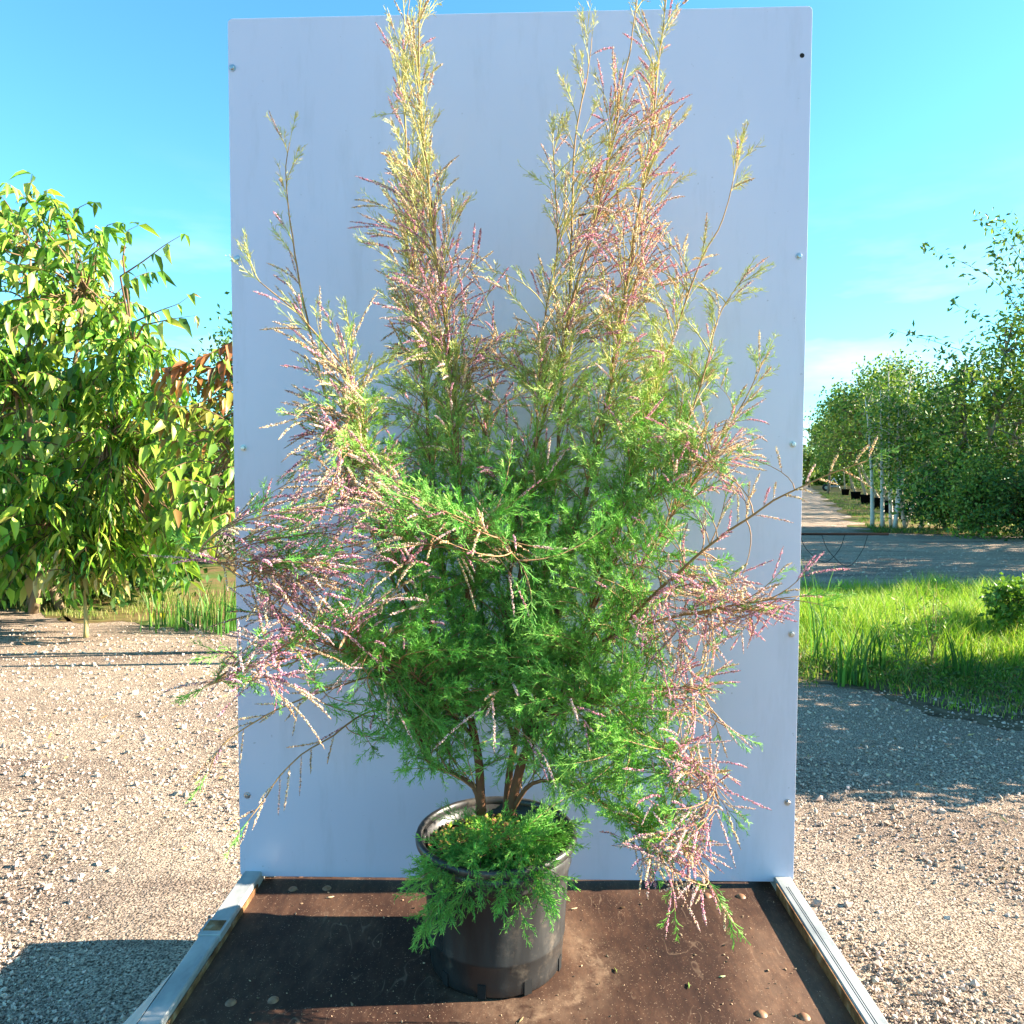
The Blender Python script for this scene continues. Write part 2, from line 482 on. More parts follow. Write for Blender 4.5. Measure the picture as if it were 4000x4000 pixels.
def sheet(name, pts, z, mt):
    g = Geo(); c = np.mean(pts, 0); n = len(pts)
    V = [(c[0], c[1], z + .001)] + [(p[0], p[1], z) for p in pts]
    g.add(V, None, [(0, 1 + k, 1 + (k + 1) % n) for k in range(n)])
    return tag(g.build(name, mt), kind='structure')
def blobpoly(pts, n=90, amp=.12):
    pts = resample(np.array([(p[0], p[1], 0) for p in pts] + [(pts[0][0], pts[0][1], 0)], float), .09)[:-1]
    k = np.arange(len(pts)); q_ = np.convolve(rng.normal(size=len(pts) + 4), np.ones(5) / 5, 'valid')[:len(pts)]
    pts[:, 0] += amp * (.4 * np.sin(k * .31) + .9 * q_); pts[:, 1] += amp * (.8 * np.cos(k * .23) * np.sin(k * .11) + 1.3 * q_)
    return pts
GR = [G(2700, 2560), G(3110, 2650), G(3400, 2690), G(3700, 2780), G(4200, 2850), G(4700, 2820), (9.0, 6.3), (8.6, 9.0), (4.6, 8.9), (2.6, 9.3), (1.5, 9.0)]
sheet('dirt_bed', blobpoly(GR), .003, M['dirt'])
GL = [G(-1500, 2410), G(-300, 2390), G(0, 2385), G(350, 2425), G(640, 2440), G(1000, 2430), (-2.0, 8.6), (-5, 13.5), (-11, 13.5), (-11, 8)]
sheet('soil_bed', blobpoly(GL), .003, M['soil_verge'])

# loose stones (countless): one stuff object
g = Geo()
def stones(n, pxr, pyr, smin, smax):
    px = rng.uniform(*pxr, n); py = rng.uniform(*pyr, n) ** 1.0
    Pn = np.array([G(a, b) for a, b in zip(px, py)])
    s = smin + (smax - smin) * rng.random(n) ** 5
    s = s * np.clip(Pn[:, 1] / 3.2, .8, 1.8)
    sq = np.stack([rng.uniform(.8, 1.4, n), rng.uniform(.6, 1.1, n), rng.uniform(.45, .9, n)], -1)
    Pn[:, 2] += s * .25
    base = np.array([(.45, .36, .285)]) * rng.uniform(.6, 1.45, (n, 1)) * (1 + .03 * rng.normal(size=(n, 3)))
    blobs(g, Pn, s, base, sq)
stones(17000, (-150, 960), (2440, 4200), .0022, .011)
stones(19000, (3080, 4150), (2700, 4200), .0022, .011)
stones(130, (-150, 960), (2700, 4200), .012, .024)
stones(160, (3080, 4150), (3000, 4200), .012, .024)
stones(2500, (3100, 4150), (2120, 2330), .005, .013)
tag(g.build('gravel', M['stone'], smooth=False), label='loose pale gravel stones scattered over the yard', cat='gravel', kind='stuff')

# ------------------------------------------------------------------ trolley platform
BZ = .31
XL = (G(1009, 3424, BZ + .03)[0] + G(839, 3680, BZ + .03)[0]) / 2      # inner faces of the side rails
XR = (G(3038, 3451, BZ + .03)[0] + G(3214, 3725, BZ + .03)[0]) / 2
print('RAIL', XL, XR)
Y0, Y1 = .55, 2.22
tr = empty('platform_trolley', (0, 1.4, 0), label='low flatbed trolley with scuffed brown deck and galvanised side rails under the pot', cat='trolley')
g = Geo(); box(g, XL - .004, XR + .004, Y0, Y1, BZ - .018, BZ, b=.001)
deck = g.build('deck_board', M['deck'], tr, smooth=False)
# deck object coords: mesh stored relative to trolley base -> shift pattern via object space is fine
def rail(x0, x1, y0, y1, lab=None, rim=True):
    g = Geo()
    box(g, x0, x1, y0, y1, BZ - .075, BZ + .030, b=.0035)
    o = g.build('side_rail', M['galv'], tr, smooth=False)
    if lab: o['label'] = lab
    return o
rl = rail(XL - .049, XL, Y0, Y1)
rr_ = rail(XR, XR + .046, Y0, Y1)
# scored lines along the right rail, rusty inner liners, welded sleeve on the left rail
g = Geo()
for dx in (.016, .021):
    box(g, XR + dx, XR + dx + .0008, Y0 + .02, 1.93, BZ + .0295, BZ + .0306, b=0)
g.build('groove', M['black'], rr_, smooth=False)
g = Geo(); box(g, XR - .004, XR - .001, Y0, 1.95, BZ + .001, BZ + .028, b=.0005); g.build('liner', M['rust'], rr_, smooth=False)
g = Geo(); box(g, XL + .001, XL + .004, Y0, 1.95, BZ + .001, BZ + .016, b=.0005); g.build('liner', M['rust'], rl, smooth=False)
g = Geo(); box(g, XL - .052, XL + .003, 1.70, 1.765, BZ - .02, BZ + .033, b=.001); g.build('sleeve', M['galv'], rl, smooth=False)
g = Geo(); box(g, XL - .045, XL - .004, 1.715, 1.755, BZ + .030, BZ + .0345, b=.0006); g.build('rust_patch', M['rust'], rl, smooth=False)
# corner bracket flaring out at the near left
g = Geo()
vb = [(XL - .049, 1.575, BZ + .030), (XL - .049, 1.1, BZ + .030), (XL - .15, 1.1, BZ - .02), (XL - .115, 1.46, BZ - .02)]
vt = [(v[0], v[1], v[2] - .012) for v in vb]
g.add(vb + vt, [(0, 1, 2, 3)[::-1], (4, 5, 6, 7), (0, 3, 7, 4), (3, 2, 6, 7), (2, 1, 5, 6), (1, 0, 4, 5)])
g.build('corner_bracket', M['galv'], tr, smooth=False)
g = Geo()
for (yy) in (Y1 - .05, Y0):
    g = Geo(); box(g, XL, XR, yy, yy + .05, BZ - .07, BZ - .02, b=.002)
    g.build('cross_beam', M['galv'], tr, smooth=False)
for x in (XL + .06, XR - .10):
    for y in (.8, 1.95):
        g = Geo()
        a = np.linspace(0, 2 * np.pi, 25)[:-1]
        prof = [(.03, -.015), (.062, -.02), (.072, -.012), (.072, .012), (.062, .02), (.03, .015)]
        V = [(x + p[1], y + p[0] * 1.5 * math.cos(t_), .109 + p[0] * 1.5 * math.sin(t_)) for p in prof for t_ in a]
        q = [(i * 24 + k, i * 24 + (k + 1) % 24, i * 24 + 24 + (k + 1) % 24, i * 24 + 24 + k) for i in range(5) for k in range(24)]
        g.add(V, q); wh = g.build('wheel', M['rubber'], tr)
        g = Geo(); box(g, x - .02, x + .02, y - .025, y + .025, .10, BZ - .074, b=.002); g.build('fork', M['galv'], tr, smooth=False)
# domed rivets
def dome(g, c, r, h, n=18):
    lathe(g, [(r * 1.15, 0), (r, h * .3), (r * .75, h * .72), (r * .4, h * .95), (.0001, h)], c, n)
for px, py in ((2762, 3500), (2895, 3503), (2975, 3962), (3142, 3973), (1144, 3474), (1277, 3471), (901, 3918), (1067, 3908)):
    p = G(px, py, BZ); g = Geo(); dome(g, (p[0], p[1], BZ + .0005), .0105, .0055)
    g.build('rivet', M['rivet'], tr)
for px in (1172, 1300):
    p = G(px, 3428, BZ); g = Geo(); dome(g, (p[0], p[1] + .012, BZ + .0005), .0105, .0055); g.build('rivet', M['rivet'], tr)

# ------------------------------------------------------------------ backdrop panel
PZ = BZ + .015
bl = G(938, 3423, PZ); br = G(3100, 3446, PZ)
_n = unit(np.array((-(br - bl)[1], (br - bl)[0], 0)))
def on_plane(px, py):
    v = np.array(CAMR @ Vector(((px - 2000) / F, (2000 - py) / F, -1))); o = np.array((0, 0, CAMZ))
    return o + v * (np.dot(bl - o, _n) / np.dot(v, _n))
tl, tr_ = on_plane(888, 72), on_plane(3175, 22)
YLp, YRp = bl[1], br[1]
pn_ = empty('backdrop_panel', tuple((bl + br) / 2), label='tall white satin board standing upright behind the potted tamarisk', cat='panel')
g = Geo()
nrm = _n if _n[1] > 0 else -_n
loop = []
cr_ = .014
for c, a, b in ((bl, tl, br), (br, bl, tr_), (tr_, br, tl), (tl, tr_, bl)):
    da, db = unit(a - c) * cr_, unit(b - c) * cr_
    # arc from a-side to b-side
    for t_ in np.linspace(0, 1, 5):
        loop.append((1 - t_) ** 2 * (c + da) + 2 * t_ * (1 - t_) * c + t_ ** 2 * (c + db))
L = np.array(loop); n = len(L)
cc = L.mean(0)
ins = (cc - L); ins = ins / np.linalg.norm(ins, axis=1, keepdims=True) * .0015
V = np.concatenate([[cc], L + ins, L + nrm * .0015, L + nrm * .0165, L + ins + nrm * .018, [cc + nrm * .018]])
t = [(0, 1 + k, 1 + (k + 1) % n) for k in range(n)] + [(len(V) - 1, 1 + 3 * n + (k + 1) % n, 1 + 3 * n + k) for k in range(n)]
q = [(1 + s * n + k, 1 + s * n + n + k, 1 + s * n + n + (k + 1) % n, 1 + s * n + (k + 1) % n) for s in range(3) for k in range(n)]
g.add(V, q, t)
g.build('board', M['panel'], pn_, smooth=False)
def on_panel(px, py):
    v = np.array(CAMR @ Vector(((px - 2000) / F, (2000 - py) / F, -1)))
    o = np.array((0, 0, CAMZ)); s = np.dot(bl - o, nrm) / np.dot(v, nrm)
    return o + v * s
for k, (px, py) in enumerate(((908, 266), (928, 1011), (952, 1750), (956, 2466), (966, 3106), (3121, 1001), (3097, 1736), (3092, 2477), (3076, 3134))):
    p = on_panel(px, py); g = Geo()
    ex = unit(tr_ - tl); ez = np.cross(ex, nrm); ez = ez if ez[2] > 0 else -ez
    rot = rng.uniform(0, 1)
    rings = [(.0092, .0000), (.0092, .0016), (.0066, .0018), (.0066, .0058), (.0052, .0070), (.0001, .0072)]
    V = []; m_ = 12
    for ri, (r_, h_) in enumerate(rings):
        for a_ in range(m_):
            aa = a_ / m_ * 2 * math.pi + rot
            rad_ = r_ * (1 if ri < 2 else (1.0 if a_ % 2 == 0 else .90))
            V.append(p + ex * rad_ * math.cos(aa) + ez * rad_ * math.sin(aa) - nrm * h_)
    q = [(i * m_ + j, i * m_ + (j + 1) % m_, i * m_ + m_ + (j + 1) % m_, i * m_ + m_ + j) for i in range(len(rings) - 1) for j in range(m_)]
    g.add(V, q); g.build('bolt', M['bolt'], pn_, smooth=False)
p = on_panel(3133, 217); g = Geo()
V = [p - nrm * .0006] + [p - nrm * .0004 + .0062 * (ex * math.cos(a_) + ez * math.sin(a_)) for a_ in np.linspace(0, 2 * math.pi, 17)[:-1]]
g.add(V, None, [(0, 1 + k, 1 + (k + 1) % 16) for k in range(16)]); g.build('bolt_hole', M['hole'], pn_)
# rear frame that carries the board
g = Geo()
yb = YLp + .021
for x in (bl[0] + .05, br[0] - .09):
    box(g, x, x + .04, yb, yb + .015, BZ + .0005, tl[2] - .1, b=.002)
box(g, bl[0] + .092, br[0] - .092, yb, yb + .015, 1.2, 1.24, b=.002)
g.build('rear_frame', M['galv'], pn_, smooth=False)

# ------------------------------------------------------------------ tamarisk in its pot
PC = np.array((-.059, 1.682, BZ))          # pot centre on the deck
RZ = .605                                 # rim height
root = empty('potted_tamarisk', tuple(PC), label='tall feathery green tamarisk with pink flower spikes growing in a black plastic pot', cat='potted shrub')
g = Geo()
H = RZ - BZ
lathe(g, [(.001, .006), (.140, .006), (.148, .002), (.152, .008), (.153, .03), (.1565, H * .24), (.1582, H * .25), (.1590, H * .27), (.158, H * .28), (.166, H * .7), (.1685, H - .062), (.1715, H - .060), (.1735, H - .056), (.1725, H - .05), (.173, H - .04), (.1735, H - .012),
          (.168, H - .012), (.166, H - .05), (.150, .03), (.001, .03)], PC, 96)
pot = g.build('pot', M['pot'], root)
g = Geo()
pr = [(.1735, H - .016), (.181, H - .017), (.1855, H - .012), (.1865, H - .004), (.184, H + .003), (.178, H + .005), (.1725, H + .002), (.1715, H - .012)]
lathe(g, pr + [pr[0]], PC, 96)
g.build('rim', M['pot'], pot)
# small moulded lugs and drain slots at the foot
for a_ in (-100, -62, -20, 60, 120, 180, 225):
    g = Geo(); c = PC + np.array((math.cos(R(a_)), math.sin(R(a_)), 0)) * .1525
    t_ = np.array((-math.sin(R(a_)), math.cos(R(a_)), 0)); o_ = np.array((math.cos(R(a_)), math.sin(R(a_)), 0))
    V = [c + t_ * sx_ * .009 + o_ * (.0022 + zz * .01) + np.array((0, 0, zz)) for zz in (.004, .034) for sx_ in (-1, 1)]
    V += [v - o_ * .004 for v in V]
    g.add(V, [(0, 1, 3, 2), (4, 6, 7, 5), (0, 2, 6, 4), (1, 5, 7, 3), (2, 3, 7, 6), (0, 4, 5, 1)])
    g.build('drain_slot', M['hole'], pot, smooth=False)
# soil
g = Geo(); V = [PC + np.array((0, 0, H - .03))]; nr, ns_ = 14, 48
for i in range(1, nr + 1):
    for k in range(ns_):
        r_ = .167 * i / nr; a_ = 2 * math.pi * k / ns_
        V.append(PC + np.array((r_ * math.cos(a_), r_ * math.sin(a_), H - .03 - .018 * (i / nr) ** 2 + rng.normal() * .0045)))
t = [(0, 1 + k, 1 + (k + 1) % ns_) for k in range(ns_)]
q = [(1 + i * ns_ + k, 1 + i * ns_ + ns_ + k, 1 + i * ns_ + ns_ + (k + 1) % ns_, 1 + i * ns_ + (k + 1) % ns_) for i in range(nr - 1) for k in range(ns_)]
g.add(V, q, t); g.build('soil', M['soil'], root)

# --- traced stems: (pixel polyline bottom->top, tip depth, base radius)
D0 = 1.682
ST = [
 ('A', [(1880, 3180), (1872, 3000), (1845, 2840), (1800, 2700), (1800, 2500), (1825, 2280), (1806, 2062), (1793, 1876), (1781, 1659), (1762, 1472), (1731, 1200), (1694, 919), (1663, 621), (1644, 341), (1641, 62), (1650, -60)], 1.62, .010),
 ('B', [(1875, 3180), (1860, 3000), (1850, 2780), (1760, 2400), (1720, 2150), (1675, 1783), (1663, 1659), (1638, 1410), (1613, 1200), (1601, 962), (1582, 714), (1567, 559), (1560, 310), (1576, 37), (1590, -60)], 1.78, .009),
 ('C', [(1960, 3180), (1965, 2900), (1975, 2500), (1995, 2150), (2043, 1832), (2094, 1694), (2145, 1506), (2203, 1303), (2223, 1200), (2267, 1025), (2316, 869), (2366, 633), (2397, 497), (2428, 310), (2456, 205), (2478, 50), (2495, -60)], 1.66, .009),
 ('D', [(1990, 3180), (2030, 3010), (2075, 2870), (2150, 2560), (2225, 2187), (2275, 2006), (2326, 1832), (2362, 1665), (2391, 1535), (2420, 1339), (2447, 1200), (2472, 1056), (2497, 900), (2528, 745), (2565, 559), (2584, 348), (2615, 93), (2630, -60)], 1.70, .011),
 ('E', [(1975, 3180), (2000, 2950), (2060, 2650), (2130, 2223), (2145, 2078), (2174, 1861), (2188, 1680), (2203, 1426), (2230, 1180), (2239, 807), (2248, 528), (2292, 310), (2310, 155)], 1.82, .008),
 ('F', [(2000, 3180), (2060, 2960), (2130, 2820), (2232, 2664), (2304, 2584), (2464, 2410), (2580, 2294), (2797, 2100), (2935, 2006), (3014, 1948), (3138, 1886), (3232, 1846), (3377, 1796)], 1.45, .008),
 ('G', [(1870, 3180), (1840, 2950), (1720, 2650), (1550, 2300), (1421, 2000), (1359, 1845), (1322, 1690), (1272, 1535), (1235, 1398), (1204, 1255), (1185, 1149), (1160, 994), (1138, 807), (1129, 652), (1145, 559)], 1.66, .007),
 ('H', [(1875, 3180), (1850, 2950), (1790, 2700), (1682, 2464), (1602, 2336), (1528, 2190), (1500, 2080), (1467, 1970), (1443, 1870), (1425, 1780), (1390, 1640), (1365, 1485), (1297, 1391), (1210, 1290), (1148, 1224), (1017, 1118)], 1.40, .007),
 ('I', [(1885, 3170), (1850, 3070), (1760, 3020), (1680, 2980), (1640, 2900), (1600, 2800), (1560, 2740), (1490, 2620), (1430, 2500)], 1.62, .009),
 ('J', [(1870, 3170), (1800, 2950), (1650, 2700), (1480, 2640), (1306, 2686), (1131, 2747), (996, 2814), (868, 2908), (820, 3000)], 1.36, .004),
 ('K', [(1870, 3170), (1800, 2980), (1680, 2820), (1500, 2770), (1390, 2800), (1299, 2868), (1171, 2949), (1090, 3030), (1036, 3110), (962, 3211)], 1.36, .0036),
 ('L', [(1870, 3170), (1810, 2950), (1660, 2720), (1450, 2600), (1258, 2505), (1137, 2424), (1036, 2343), (960, 2260), (850, 2190), (790, 2160)], 1.28, .006),
 ('M', [(1870, 3170), (1820, 2950), (1700, 2740), (1500, 2590), (1300, 2450), (1150, 2350), (1023, 2256), (950, 2210), (860, 2150)], 1.36, .005),
 ('N', [(1875, 3170), (1780, 2860), (1600, 2620), (1400, 2540), (1171, 2572), (1077, 2579), (956, 2606), (820, 2680)], 1.26, .005),
 ('O', [(1995, 3170), (2080, 2900), (2250, 2600), (2400, 2480), (2522, 2439), (2652, 2403), (2783, 2381), (2942, 2352), (3109, 2330)], 1.50, .006),
 ('P', [(2000, 3170), (2060, 2960), (2200, 2780), (2449, 2700), (2616, 2693), (2725, 2700), (2775, 2772), (2841, 2845)], 1.60, .005),
 ('Q', [(1995, 3170), (2080, 3060), (2230, 3060), (2362, 3135), (2435, 3178), (2507, 3207), (2616, 3265), (2725, 3359), (2768, 3432)], 1.40, .006),
 ('R', [(1995, 3160), (2060, 2960), (2180, 2760), (2290, 2720), (2377, 2758), (2471, 2845), (2543, 2896), (2638, 2946), (2761, 3033), (2804, 3135)], 1.42, .006),
 ('T', [(1985, 3170), (2120, 2900), (2330, 2350), (2460, 2050), (2580, 1850), (2680, 1650), (2750, 1450), (2800, 1250), (2870, 1130)], 1.78, .007),
 ('U', [(1985, 3170), (2110, 2900), (2280, 2450), (2380, 2150), (2480, 1800), (2570, 1500), (2650, 1250), (2740, 1000), (2820, 850), (2880, 620)], 1.72, .007),
 ('V', [(1940, 3170), (1940, 2900), (1900, 2500), (1880, 2200), (1890, 1900), (1900, 1700), (1930, 1500), (1960, 1380)], 1.84, .006),
 ('W', [(1945, 3170), (1955, 2900), (1990, 2500), (2040, 2150), (2080, 1800), (2100, 1450), (2120, 1200), (2165, 950), (2150, 560)], 1.60, .006),
 ('X', [(1990, 3170), (2120, 2880), (2380, 2380), (2560, 2120), (2700, 1900), (2800, 1750), (2920, 1560), (2990, 1400)], 1.66, .006),
 ('Y', [(1910, 3175), (1900, 3050), (1860, 3000), (1760, 2740), (1740, 2600), (1640, 2380), (1560, 2240), (1650, 2150), (1900, 2090), (2020, 2190)], 1.42, .005),
]
# pixel "zones": flower clusters  (cx, cy, rx, ry, amount, pinkness)
FZ = [(1330, 1950, 260, 190, 1.0, .55), (1290, 1560, 170, 260, .7, .35), (1120, 2330, 250, 190, 1.0, .8), (1060, 2590, 170, 150, .9, .85), (1450, 2330, 210, 150, .8, .45),
      (1120, 2880, 230, 190, .8, .2), (1780, 1150, 230, 280, .9, .55), (1900, 1400, 160, 300, .75, .7), (2400, 1000, 330, 280, .9, .35), (2250, 1250, 280, 260, .55, .3),
      (2680, 2420, 260, 220, .95, .6), (2880, 2330, 220, 140, .95, .75), (2720, 2980, 150, 190, .95, .75), (2680, 3340, 190, 170, 1.0, .5), (2850, 1780, 200, 260, .65, .5),
      (3000, 2050, 260, 260, 1.0, .4), (900, 2300, 260, 260, .9, .5), (2450, 600, 260, 360, .55, .75), (2000, 1750, 160, 200, .5, .7), (1150, 1200, 170, 170, .6, .5), (3150, 1900, 300, 120, 1, .1),
      (2650, 2680, 160, 150, .7, .6), (1620, 900, 260, 220, .45, .3), (1950, 2130, 180, 120, .5, .2)]
def pix(p):
    """approximate photo pixel of points p (N,3)"""
    q = (np.asarray(p) - np.array((0, 0, CAMZ))) @ np.array(CAMR)
    return np.stack([2000 + F * q[..., 0] / -q[..., 2], 2000 - F * q[..., 1] / -q[..., 2]], -1)
def flowerness(p):
    u, v = pix(p)
    f, pk, wsum = .0, 0, 1e-6
    for cx, cy, rx, ry, a_, k_ in FZ:
        w_ = a_ * math.exp(-((u - cx) / rx) ** 2 - ((v - cy) / ry) ** 2)
        f = max(f, w_ * 1.35); pk += w_ * k_; wsum += w_
    if v < 1700: f = max(f, .22)
    return min(f, .97), pk / wsum
def greencol(v, n, u=2000):
    """own colour of the foliage: lush green low down, yellowish young growth at the top"""
    t_ = np.clip((v - 500) / 1400, 0, 1)
    lo = np.array((.60, .57, .24)); mid = np.array((.42, .55, .15)); hi = np.array((.21, .49, .095))
    c = lo * (1 - t_) + mid * t_ if v < 1500 else mid
    if v >= 1500:
        t2 = min(1, (v - 1500) / 500); c = mid * (1 - t2) + hi * t2
    if v > 2000 and u > 2150: c = c * .55 + np.array((.28, .50, .08)) * .45
    return np.clip(c * rng.uniform(.72, 1.3, (n, 1)) * (1 + .08 * rng.normal(size=(n, 3))), .01, .8)

_A = dict((k, v) for k, v, _, _ in ST)
FORK = {'B': ('A', 2840), 'G': ('A', 2790), 'H': ('A', 2700), 'L': ('A', 2740), 'M': ('A', 2720), 'N': ('A', 2880), 'J': ('I', 2980), 'K': ('I', 2900), 'Y': ('A', 2760),
        'C': ('D', 2900), 'F': ('D', 2820), 'O': ('D', 2740), 'P': ('D', 2860), 'R': ('D', 2960), 'T': ('D', 2700), 'U': ('D', 2620), 'X': ('D', 2780), 'W': ('E', 2800), 'V': ('E', 2900)}
def fork(nm, pts):
    if nm not in FORK: return pts
    t_, y = FORK[nm]; tp = _A[t_]
    ys = [p[1] for p in tp][::-1]; xs = [p[0] for p in tp][::-1]
    return [(float(np.interp(y, ys, xs)), y)] + [p for p in pts if p[1] < y - 60 or (nm in 'JKPR' and abs(p[0] - 1900) > 250)]
ST = [(nm, fork(nm, pts), dt, r0 * (.8 if nm in FORK else 1)) for nm, pts, dt, r0 in ST]
class Stem: pass
stems = []
for nm, pts, dt, r0 in ST:
    s = Stem(); s.nm = nm
    n = len(pts); L = [0]
    for a, b in zip(pts, pts[1:]): L.append(L[-1] + math.hypot(b[0] - a[0], b[1] - a[1]))
    off = {'A': -.03, 'D': -.02, 'E': .03, 'V': .03, 'W': .03, 'I': -.03}.get(nm, -.02)
    p3 = []
    for (px, py), l in zip(pts, L):
        t_ = l / L[-1]
        d_ = D0 + off * (1 - t_) * 1.0 + (dt - D0) * t_ ** 1.15
        p3.append(P(px, py, d_))
    s.p = resample(p3, .02); m_ = len(s.p)
    s.p[6:] += np.cumsum(rng.normal(size=(m_ - 6, 3)) * .0006, 0)
    t_ = np.linspace(0, 1, m_)
    s.r = r0 * .62 * (1 - t_) ** .8 + .0009 + r0 * .4 * np.clip(1 - t_ * 5, 0, 1)
    s.t = t_
    s.wood, s.green, s.flo = Geo(), Geo(), Geo()
    lowc = np.array((.12, .055, .028)); hic = np.array((.30, .19, .075))
    col = lowc * (1 - t_[:, None]) + hic * t_[:, None]
    tube(s.wood, s.p, s.r, 8, col, jitter=.12)
    stems.append(s)

PINK = np.array((.90, .50, .70)); CREAM = np.array((.90, .74, .56)); PALE = np.array((.92, .70, .76)); TAN = np.array((.74, .54, .33)); MAR = np.array((.68, .34, .46))
def spike(g, a, d, L, pk):
    """one raceme: a stalk with a dense sleeve of tiny flowers"""
    n = 5
    side = unit(rng.normal(size=3)); sag = np.array((0, 0, -1)) * L * rng.uniform(0, .32) + side * L * rng.uniform(.03, .16)
    ax = np.array([a + d * L * t_ + sag * t_ * t_ for t_ in np.linspace(0, 1, n)])
    nb = int(L / .0009)
    t_ = np.sort(rng.random(nb)) ** .95 * .88 + .12
    c = np.stack([np.interp(t_, np.linspace(0, 1, n), ax[:, k]) for k in range(3)], -1)
    rr = .0022 * np.minimum(1, (1.04 - t_) * 5) * rng.uniform(.75, 1.15)
    o = rng.normal(size=(nb, 3)); o /= np.linalg.norm(o, axis=1, keepdims=True)
    r_ = rng.random()
    tone = PINK if r_ < pk * .62 else (PALE if r_ < pk * .95 + .05 else (CREAM if r_ < .82 else (TAN if r_ < .93 else MAR)))
    K = tone * rng.uniform(.6, 1.25, (nb, 1)) * (1 + .06 * rng.normal(size=(nb, 3)))
    wh = rng.random(nb) < .22; K[wh] = np.array((.86, .76, .72)); dk = rng.random(nb) < .15; K[dk] *= .45
    blobs(g, c + o * rr[:, None] * .9, .00138 * rng.uniform(.8, 1.3, nb) * np.minimum(1, (1.12 - t_) * 4), K)
    prisms(g, ax[:-1], ax[1:], .0007, .0006, np.array((.30, .16, .10)))

def greentwig(g, a, d, L, v, dens=1.0, thick=1.0, u=2000):
    """feathery shoot: curved axis with scale-leaved branchlets, themselves forked"""
    k = 4
    curve = unit(rng.normal(size=3)) * L * .09
    ax = np.array([a + d * L * t_ + curve * t_ * t_ for t_ in np.linspace(0, 1, k)])
    prisms(g, ax[:-1], ax[1:], np.linspace(.0009, .0006, k - 1) * thick, np.linspace(.0008, .0004, k - 1) * thick, greencol(v, k - 1, u) * .9)
    nb = max(3, int(L / .0031 * dens)); bright = rng.uniform(.6, 1.5)
    t_ = rng.uniform(.08, 1, nb)
    b = np.stack([np.interp(t_, np.linspace(0, 1, k), ax[:, c]) for c in range(3)], -1)
    sd = rng.normal(size=(nb, 3)); sd -= d * (sd @ d)[:, None]; sd /= np.linalg.norm(sd, axis=1, keepdims=True)
    dd = d * rng.uniform(.7, 1.2, (nb, 1)) + sd * rng.uniform(.4, .75, (nb, 1)); dd /= np.linalg.norm(dd, axis=1, keepdims=True)
    ln = L * rng.uniform(.20, .42, nb) * (1.15 - t_ * .6); ln = np.clip(ln, .006, .032)
    e = b + dd * ln[:, None] + rng.normal(size=(nb, 3)) * .0012
    prisms(g, b, e, .00060 * thick, .00042 * thick, np.clip(greencol(v, nb, u) * bright, 0, .8))
    m2 = int(nb * 1.6); i = rng.integers(0, nb, m2); f = rng.uniform(.3, .8, m2)[:, None]
    b2 = b[i] * (1 - f) + e[i] * f
    s2 = rng.normal(size=(m2, 3)); s2 /= np.linalg.norm(s2, axis=1, keepdims=True)
    d2 = dd[i] + s2 * .6; d2 /= np.linalg.norm(d2, axis=1, keepdims=True)
    prisms(g, b2, b2 + d2 * rng.uniform(.004, .012, (m2, 1)), .00052 * thick, .00036 * thick, greencol(v, m2, u))

def branch(s, a, T, tan, mode='auto', dens=1.0, start=.25):
    """side branch of stem s from point a to target T, clothed with twigs or flower spikes"""
    L = np.linalg.norm(T - a)
    mid = a + tan * L * .22 + (T - a) * .34 + rng.normal(size=3) * L * .03
    n = max(5, int(L / .018)); ax = bez(a, mid, T, n)
    u, v = pix(T)
    wc = np.array((.34, .20, .10)) if v > 1500 else np.array((.42, .36, .12))
    r0 = min(.0021, .0009 + L * .004)
    tube(s.wood, ax, np.linspace(r0, .0006, n), 4, wc * rng.uniform(.7, 1.2), cap=False)
    tg = np.gradient(ax, axis=0); tg /= np.linalg.norm(tg, axis=1, keepdims=True)
    step = .0115 / dens
    cnt = max(3, int(L * (1 - start) / step))
    for k in range(cnt):
        t_ = start + (1 - start) * (k + rng.random()) / cnt
        x = t_ * (n - 1); i = min(int(x), n - 2); f = x - i
        p = ax[i] * (1 - f) + ax[i + 1] * f; d = tg[i]
        sd = rng.normal(size=3); sd -= d * np.dot(sd, d); sd = unit(sd)
        dirn = unit(d * rng.uniform(.75, 1.25) + sd * rng.uniform(.4, .9) + np.array((0, 0, .10)))
        fl, pk = flowerness(p)
        vv = pix(p)
        if mode == 'green': fl *= .08
        if vv[0] < 960 or (vv[0] > 2680 and vv[1] > 2250): fl = max(fl, .85)
        if mode == 'flower': fl = .9
        if fl > .4 and rng.random() < .35 * fl: continue
        if rng.random() < fl * (.92 if mode != 'flower' else 1):
            if rng.random() < .8: spike(s.flo, p, unit(dirn + d * .15), rng.uniform(.03, .12), pk)
        else:
            top = vv[1] < 1300
            if top: dirn = unit(dirn + d * .9)
            greentwig(s.green, p, dirn, rng.uniform(.028, .062) if not top else rng.uniform(.03, .075), vv[1] + rng.normal() * 120, .5 if top else 1.0, .95, vv[0])
    # tip
    fl, pk = flowerness(T)
    if rng.random() < fl: spike(s.flo, T, tg[-1], rng.uniform(.04, .08), pk)
    else: greentwig(s.green, T, tg[-1], .045, v, .9, 1, u)

